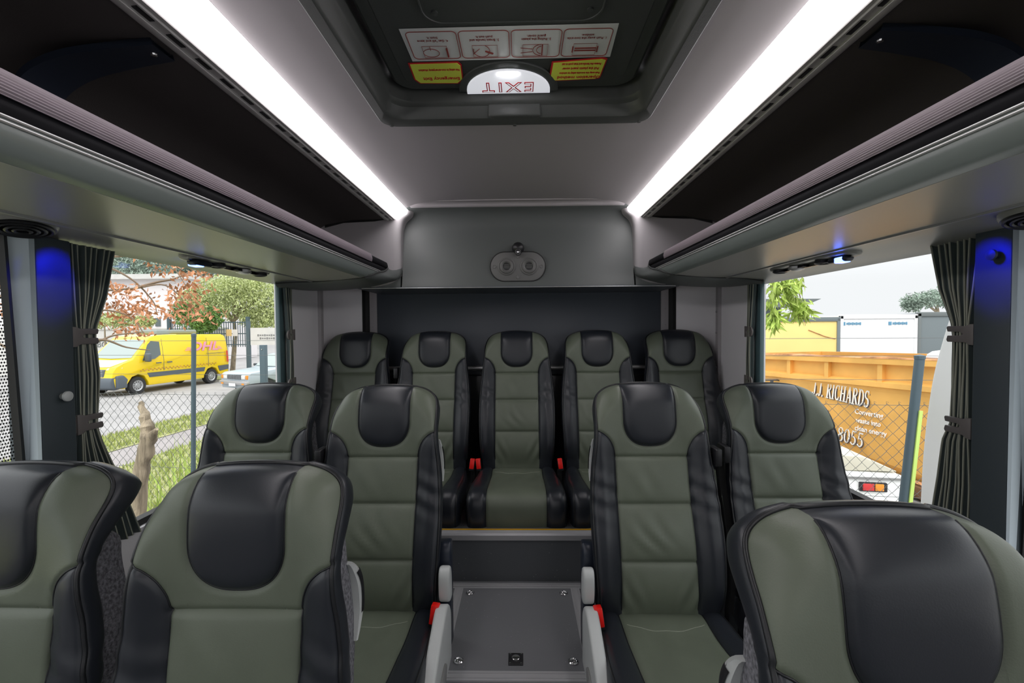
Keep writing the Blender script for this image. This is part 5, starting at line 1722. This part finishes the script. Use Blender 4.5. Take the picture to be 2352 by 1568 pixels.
mb.grid([[(x, .10, botz(x) + .045), (x, .06, botz(x) + .06), (x, .03, botz(x) + .03), (x, .06, botz(x) + .01)] for x in xs], closed_u=True)
mb.build('bottom_edge', M['rust'], sk)
for x in (1.2, 3.4):
    mb = MB(); mb.box(x - .12, x + .12, .3, DB - .3, 0, botz(x) + .02); mb.build('skid', M['rust_dark'], sk)
def bin_text(body, px, h, size, sx, m='letter_white', shade=True, bold=.004, rotx=0):
    x = binx(px)
    Yd = A.y + dr.y * x
    z = at(px, h, Yd).z - GZ
    y = .02 + .08 * (lowz(x) - .1 - z) / max(.1, lowz(x) - .24 - botz(x))
    Rm = Matrix(((1, 0, 0), (0, 0, -1), (0, 1, 0))).to_4x4()
    Rm = Matrix.Rotation(-rotx, 4, 'Y') @ Matrix.Rotation(-.055, 4, 'X') @ Rm
    if shade:
        text('sign_lettering', body, size, M['letter_shadow'], sk, (x + .018, y - .008, z - .022), Rm, .003, sx=sx, bold=bold)
    return text('sign_lettering', body, size, M[m], sk, (x, y - .016, z), Rm, .003, sx=sx, bold=bold)
# slab serif painted letters: stems, thin strokes and serifs as ribbons, one mesh per word
GL = {
 'J': (.46, [('l', .30, 1, .30, .22, .15), ('a', .17, .22, .13, .18, 0, -170, .11), ('l', .14, .97, .44, .97, .06)]),
 'R': (.66, [('l', .16, 0, .16, 1, .15), ('l', .02, .03, .32, .03, .06), ('l', .02, .97, .30, .97, .06), ('a', .30, .75, .20, .22, 90, -90, .12), ('l', .2, .53, .32, .53, .06), ('l', .32, .52, .56, .04, .14), ('l', .46, .03, .66, .03, .06)]),
 'I': (.36, [('l', .18, 0, .18, 1, .15), ('l', .04, .03, .32, .03, .06), ('l', .04, .97, .32, .97, .06)]),
 'C': (.60, [('a', .33, .5, .24, .46, 50, 310, .13), ('l', .50, .99, .50, .68, .05), ('l', .50, .01, .50, .26, .05)]),
 'H': (.72, [('l', .17, 0, .17, 1, .15), ('l', .55, 0, .55, 1, .15), ('l', .17, .5, .55, .5, .07), ('l', .03, .03, .31, .03, .06), ('l', .03, .97, .31, .97, .06), ('l', .41, .03, .69, .03, .06), ('l', .41, .97, .69, .97, .06)]),
 'A': (.68, [('l', .13, 0, .33, 1, .07), ('l', .35, 1, .56, 0, .15), ('l', .2, .32, .48, .32, .06), ('l', .02, .03, .24, .03, .06), ('l', .44, .03, .68, .03, .06)]),
 'D': (.66, [('l', .16, 0, .16, 1, .15), ('l', .02, .03, .32, .03, .06), ('l', .02, .97, .32, .97, .06), ('a', .28, .5, .28, .46, 90, -90, .13)]),
 'S': (.54, [('a', .27, .74, .18, .22, 40, 270, .12), ('a', .27, .27, .19, .24, 90, -140, .13), ('l', .43, .98, .43, .76, .05), ('l', .09, .02, .09, .26, .05)]),
 '.': (.26, [('l', .06, .06, .18, .06, .13)]), ' ': (.32, []),
 '8': (.58, [('a', .29, .75, .17, .20, 0, 360, .10), ('a', .29, .26, .20, .23, 0, 360, .12)]),
 '0': (.58, [('a', .29, .5, .20, .45, 0, 360, .12)]),
 '5': (.58, [('l', .14, .95, .48, .95, .10), ('l', .16, .95, .14, .52, .07), ('a', .26, .32, .20, .26, 100, -150, .12)]),
 'E': (.58, [('l', .16, 0, .16, 1, .15), ('l', .02, .03, .52, .03, .06), ('l', .02, .97, .50, .97, .06), ('l', .16, .5, .40, .5, .06), ('l', .50, .97, .50, .76, .05), ('l', .52, .03, .52, .26, .05)]),
 'V': (.66, [('l', .12, 1, .33, 0, .15), ('l', .35, 0, .56, 1, .07), ('l', .02, .97, .26, .97, .06), ('l', .44, .97, .66, .97, .06)]),
}
def painted(body, px, py, size, sx, m='letter_white', rotx=.055):
    mb = MB(); cx = 0
    def quad(p0, p1, w0, z=0):
        d = Vector((p1[0] - p0[0], p1[1] - p0[1])); L = d.length
        if L < 1e-6: return
        nrm = Vector((-d.y, d.x)) / L * w0 / 2
        mb.add([(p0[0] - nrm.x, p0[1] - nrm.y, 0), (p1[0] - nrm.x, p1[1] - nrm.y, 0), (p1[0] + nrm.x, p1[1] + nrm.y, 0), (p0[0] + nrm.x, p0[1] + nrm.y, 0)], [(0, 1, 2, 3)])
    for ch in body:
        wd, st = GL[ch]
        for g in st:
            if g[0] == 'l': quad((cx + g[1], g[2]), (cx + g[3], g[4]), g[5])
            else:
                _, ax_, ay_, rx_2, ry_2, a0, a1, w_ = g
                A_ = [math.radians(a0 + (a1 - a0) * k / 14) for k in range(15)]
                for a_, b_ in zip(A_[:-1], A_[1:]):
                    quad((cx + ax_ + rx_2 * math.cos(a_), ay_ + ry_2 * math.sin(a_)), (cx + ax_ + rx_2 * math.cos(b_) , ay_ + ry_2 * math.sin(b_)), w_ * (.6 + .4 * abs(math.cos((a_ + b_) / 2))))
        cx += wd
    x = binx(px); Yd = A.y + dr.y * x
    z = at(px, py, Yd).z - GZ
    y = .02 + .08 * (lowz(x) - .1 - z) / max(.1, lowz(x) - .24 - botz(x))
    for nm_, mm_, dx_, dy_, dz_ in (('lettering_shade', 'letter_shadow', .008, .010, -.010), ('painted_lettering', m, 0, -.004, 0)):
        m2 = MB(); m2.v = [((vx - cx / 2) * size * sx + dx_, -.016 + dy_, (vy - .5) * size + dz_) for vx, vy, _ in mb.v]; m2.f = list(mb.f); m2.m = list(mb.m)
        o = m2.build(nm_, M[mm_], sk, recalc=False)
        o.location = (x, y, z); o.rotation_euler = (-rotx, .075, 0)
        md = o.modifiers.new('thickness', 'SOLIDIFY'); md.thickness = .004; md.offset = 0
painted('J.J. RICHARDS', 1927, 902, .26, .56)
painted('8055', 1947, 1004, .235, .80)
painted('SERVICE', 1872, 943, .13, .8)
bin_text('Converting', 1992, 950, .112, .85, shade=False, bold=.002)
bin_text('waste into', 1990, 970, .105, .85, shade=False, bold=.002)
bin_text('clean energy', 1994, 990, .112, .85, shade=False, bold=.002)
mb = MB()
for (t, z) in ((1885, 958),):
    x = binx(t); Yd = A.y + dr.y * x; zz = at(t, z, Yd).z - GZ
    mb.box(x - .35, x + .2, .015, .025, zz, zz + .012)
mb.build('lettering_underline', M['letter_white'], sk)
# serifs for the painted name are small feet added below
# containers and far buildings
def slab(name, lab, cat, pxa, pxb, pyt, Ya, Yb, depth, m, extra=None):
    a = at(pxa, 0, Ya); b = at(pxb, 0, Yb)
    d = Vector((b.x - a.x, b.y - a.y)); L = d.length; an = math.atan2(d.y, d.x)
    r = thing(name, lab, cat, (a.x, a.y, GZ), an)
    ht = at((pxa + pxb) / 2, pyt, (Ya + Yb) / 2).z - GZ
    mb = MB(); mb.box(0, L, 0, depth, .12, ht)
    mb.build('shell', M[m], r, bevel=.02)
    mb = MB()
    mb.box(-.03, L + .03, -.03, .1, ht - .10, ht + .03); mb.box(-.03, .06, -.03, .06, .1, ht); mb.box(L - .06, L + .03, -.03, .06, .1, ht); mb.box(-.03, L + .03, -.03, .1, .08, .22)
    mb.build('corner_frame', M[extra or m], r, bevel=.01)
    return r, L, ht
r1, L, ht = slab('storage_container', 'yellow container wall with grey top rail behind the skip', 'container', 1690, 1936, 731, 13.8, 13.8, 2.4, 'container_yellow', 'grey_far')
mb = MB(); mb.tube([(L - .9, -.01, ht - .35), (L - .4, -.012, ht - .55), (L - .1, -.01, ht - .62)], .012, 5); mb.build('hanging_strap', M['rust'], r1)
r2, L, ht = slab('storage_container', 'white container with small blue marks behind the skip', 'container', 1941, 2117, 724, 13.8, 13.8, 2.4, 'container_white', 'container_white')
for x in (.30, L - .55):
    mb = MB()
    for q in range(8): mb.cbox((x - .12 + q * .055, -.008, ht - .24), (.04, .01, .06 + .02 * (q % 2)))
    mb.build('faded_mark', M['blue_mark'], r2)
    mb = MB(); mb.cbox((x - .22, -.008, ht - .24), (.09, .01, .10)); mb.build('mark_square', M['blue_mark'], r2)
slab('storage_container', 'dark grey container beside the white one', 'container', 2123, 2330, 718, 13.8, 13.8, 2.4, 'grey_far', 'roof_grey')
# white plastic bundle on the skip rim
mb = MB()
P = []
for j in range(9):
    P.append([(.30 * math.cos(a) * math.sin(math.pi * (j + .5) / 9) * (1 + .15 * math.sin(3 * a)), .22 * math.sin(a) * math.sin(math.pi * (j + .5) / 9), .11 * math.cos(math.pi * (j + .5) / 9) * (1 + .2 * math.sin(2 * a + j))) for a in np.linspace(0, 2 * math.pi, 17)[:-1]])
mb.grid(P, closed_u=True)
bg = mb.build('plastic_bundle', M['house_white'], smooth=True)
xb_ = binx(2128)
pb_ = A + dr * xb_
bg.location = (pb_.x + .5, pb_.y + .15, GZ + rimz(xb_) + .02)
tag(bg, 'white plastic bundle lying on top of the skip contents', 'plastic bundle')
mb = MB()
mb.box(.15, LBIN - .15, .2, DB - .2, rimz(2) - .25, rimz(2) - .12)
rb_ = mb.build('skip_load', M['rust'], sk)
# far shed roof
r3 = thing('shed_roof', 'far dark shed roof behind the green leaves, right window', 'roof', (at(1800, 700, 24).x, 24, GZ))
x0, x1 = at(1640, 0, 24).x - at(1800, 0, 24).x, at(1888, 0, 24).x - at(1800, 0, 24).x
zt_ = at(0, 706, 24).z - GZ
mb = MB(); mb.extr([(x0, zt_ - .1), (x0, zt_ + .12), (x1, zt_ + .10), (x1 - .9, zt_ - .28), (x0, zt_ - .45)], 0, 8, 'y')
mb.build('roof_sheet', M['roof_grey'], r3)
mb = MB(); mb.box(x0, x1 - 1.6, .8, 7, 0, zt_ - .2); mb.build('shed_wall', M['grey_far'], r3)
# trees on the right
Y_ = 6.6
c0 = at(1760, 650, Y_)
tb = Vector((2.0, 7.9, GZ))
drp = [([at(1700, 560, Y_), at(1745 + i * 14, 560 + i * 8, Y_), at(1768 + i * 15, 620 + i * 16, Y_), at(1775 + i * 15, 668 + i * 16, Y_)], [.012, .010, .006, .003]) for i in range(6)]
tree('tree', 'fresh green drooping leaves at the rear edge of the right window', [crown(1790, 650, Y_, 14, 40, .15), crown(1812, 670, Y_, 14, 44, .15), crown(1830, 700, Y_, 14, 34, .15), crown(1848, 705, Y_, 12, 24, .12), crown(1775, 690, Y_, 14, 55, .15), crown(1815, 645, Y_, 26, 22, .2), crown(1780, 730, Y_, 10, 22, .1)], 520, .065, 'leaf_green', [([tb, tb + Vector((.1, 0, 3)), at(1700, 560, Y_)], [.12, .09, .03])] + drp, long=2.6, droop=1.6, tm='twig')
Y_ = 40
tree('gum_tree', 'grey green gum tree above the dark container, right window', [crown(2110, 690, Y_, 35, 18), crown(2150, 685, Y_, 40, 22), crown(2190, 680, Y_, 40, 30), crown(2095, 700, Y_, 22, 16)], 3000, .16, 'leaf_gum', [trunk_to(2150, Y_, 690, .25)] + [([at(2150, 715, Y_), at(2130, 700, Y_), at(2100, 690, Y_)], [.1, .07, .03])], long=1.8, group='gum trees on the skyline')
# white utility vehicle behind the fence
uc = at(1965, 1120, 5.0)
ut = thing('utility_vehicle', 'white utility vehicle rear with red and amber lamp below the skip', 'vehicle', (uc.x, uc.y, GZ), math.radians(-8))
zc = lambda py: at(0, py, 5.0).z - GZ
mb = MB(); mb.extr([(-.62, zc(1085)), (.46, zc(1090)), (.50, zc(1100)), (.50, .35), (-.62, .35)], .0, 3.6, 'y')
mb.build('ute_body', M['paint_white'], ut, bevel=.03, seg=3)
mb = MB(); mb.extr([(-.62, zc(1068) + .10), (.10, zc(1062) + .04), (.45, zc(1086)), (-.62, zc(1088))], .05, 2.4, 'y')
mb.build('canopy', M['cream'], ut, bevel=.02)
mb = MB(); mb.box(-.60, .48, -.02, .03, zc(1098) - .01, zc(1096)); mb.build('tailgate_seam', M['grey_plastic'], ut)
mb = MB(); mb.box(.03, .30, -.03, .05, zc(1127), zc(1107)); lm = mb.build('tail_lamp', M['black_plastic'], ut, bevel=.01)
mb = MB(); mb.box(.055, .165, -.04, .0, zc(1124), zc(1109)); mb.build('red_lens', M['red_lamp'], lm, bevel=.006)
mb = MB(); mb.box(.175, .26, -.04, .0, zc(1124), zc(1109)); mb.build('amber_lens', M['amber_lamp'], lm, bevel=.006)
mb = MB(); mb.box(-.62, .55, -.15, .02, zc(1165), zc(1148)); mb.build('rear_bumper', M['paint_white'], ut, bevel=.03)
for x in (-.42, .38):
    wheel('wheel', ut, (x, .8, .33), .33, .22, 1)
for c in ut.children:
    if c.name.startswith('wheel'): c.rotation_euler = (0, 0, -math.pi / 2)
# black bar gate handle left of the skip text
gh = thing('tow_bar', 'short black bent bar in front of the skip beside the window frame', 'bar', at(1765, 885, 8.62))
mb = MB(); q = 8.72 / F
mb.tube([(0, 0, 0), (.10 * 1, 0, .04), (.18, 0, .035), (.20, 0, .02), (.21, 0, -.05)] if False else [(-.2, 0, 12 * q), (20 * q, 0, 12 * q), (30 * q, 0, 9 * q), (33 * q, 0, 3 * q), (33 * q, 0, -2 * q)], .012, 8)
mb.build('bar', M['car_dark'], gh, smooth=True)
mb = MB(); mb.box(5 * q, 10 * q, -.02, .02, 4 * q, 13 * q); mb.box(6 * q, 9 * q, -.015, .015, at(0, 0, 0).z * 0 + GZ - gh.location.z, 5 * q); mb.build('bar_bracket', M['car_dark'], gh)
# tall white curved panel close outside the right window
wpX = 2.05
mb = MB()
edge = [(2196, 690), (2180, 720), (2158, 790), (2140, 860), (2127, 940), (2118, 1020), (2113, 1090), (2109, 1180), (2104, 1300)]
pts = []
for px, py in edge:
    v = atx(px, py, wpX)
    pts.append((v.y, v.z))
pts = catmull(pts, 4)
prof = [tuple(p) for p in pts] + [(pts[-1][0] + .02, GZ), (1.35, GZ), (1.35, pts[0][1] + .12), (pts[0][0] - .06, pts[0][1] + .10)]
mb.extr(prof, wpX, wpX + .5, 'x')
wp_ = mb.build('vehicle_panel', M['paint_white'], bevel=.02)
tag(wp_, 'tall white curved vehicle nose close outside the right window', 'vehicle')
# ------------------------------------------------------------------ camera, light, view
cam = bpy.data.cameras.new('camera')
co = bpy.data.objects.new('camera', cam)
COL.objects.link(co)
cam.sensor_width = 36; cam.lens = 36 * F / 2352
cam.clip_start = .02; cam.clip_end = 300
co.matrix_world = Matrix.Translation((CX, 0, H)) @ CAMROT
SC.camera = co
w = bpy.data.worlds.new('overcast sky')
SC.world = w
w.use_nodes = True
nt = w.node_tree
bg = nt.nodes['Background']
tc = nd(nt, 'ShaderNodeTexCoord'); sp = nd(nt, 'ShaderNodeSeparateXYZ'); rp = nd(nt, 'ShaderNodeValToRGB')
nt.links.new(tc.outputs['Generated'], sp.inputs[0]); nt.links.new(sp.outputs['Z'], rp.inputs['Fac'])
rp.color_ramp.elements[0].color = (.80, .815, .83, 1); rp.color_ramp.elements[1].color = (2.1, 2.15, 2.2, 1)
rp.color_ramp.elements[0].position = .08; rp.color_ramp.elements[1].position = .9
nt.links.new(rp.outputs['Color'], bg.inputs['Color'])
bg.inputs['Strength'].default_value = .60
sun = bpy.data.lights.new('soft sun', 'SUN'); sun.energy = .7; sun.angle = math.radians(40); sun.color = (1, .97, .92)
so = bpy.data.objects.new('soft sun', sun); COL.objects.link(so)
so.rotation_euler = (math.radians(35), math.radians(12), math.radians(-20))
# added blue spots, no fitting there, for the glow on the slate covers
for s in (-1, 1):
    l = bpy.data.lights.new('blue lamp', 'SPOT'); l.energy = 1.3; l.color = (.004, .008, 1); l.spot_size = math.radians(46); l.spot_blend = .25; l.shadow_soft_size = .015
    o = bpy.data.objects.new('blue lamp', l); COL.objects.link(o)
    p = Vector((s * 1.03, 1.150, Z(.238))); o.location = p
    d = Vector((s * 1.152, 1.124, Z(.142))) - p
    o.rotation_euler = d.to_track_quat('-Z', 'Y').to_euler()
vs = SC.view_settings
vs.view_transform = 'Standard'; vs.look = 'None'; vs.gamma = 1; vs.exposure = 1.0
vs.use_curve_mapping = False
SC.cycles.max_bounces = 8
SC.cycles.diffuse_bounces = 5
SC.cycles.transparent_max_bounces = 12
SC.cycles.caustics_reflective = False
SC.cycles.caustics_refractive = False
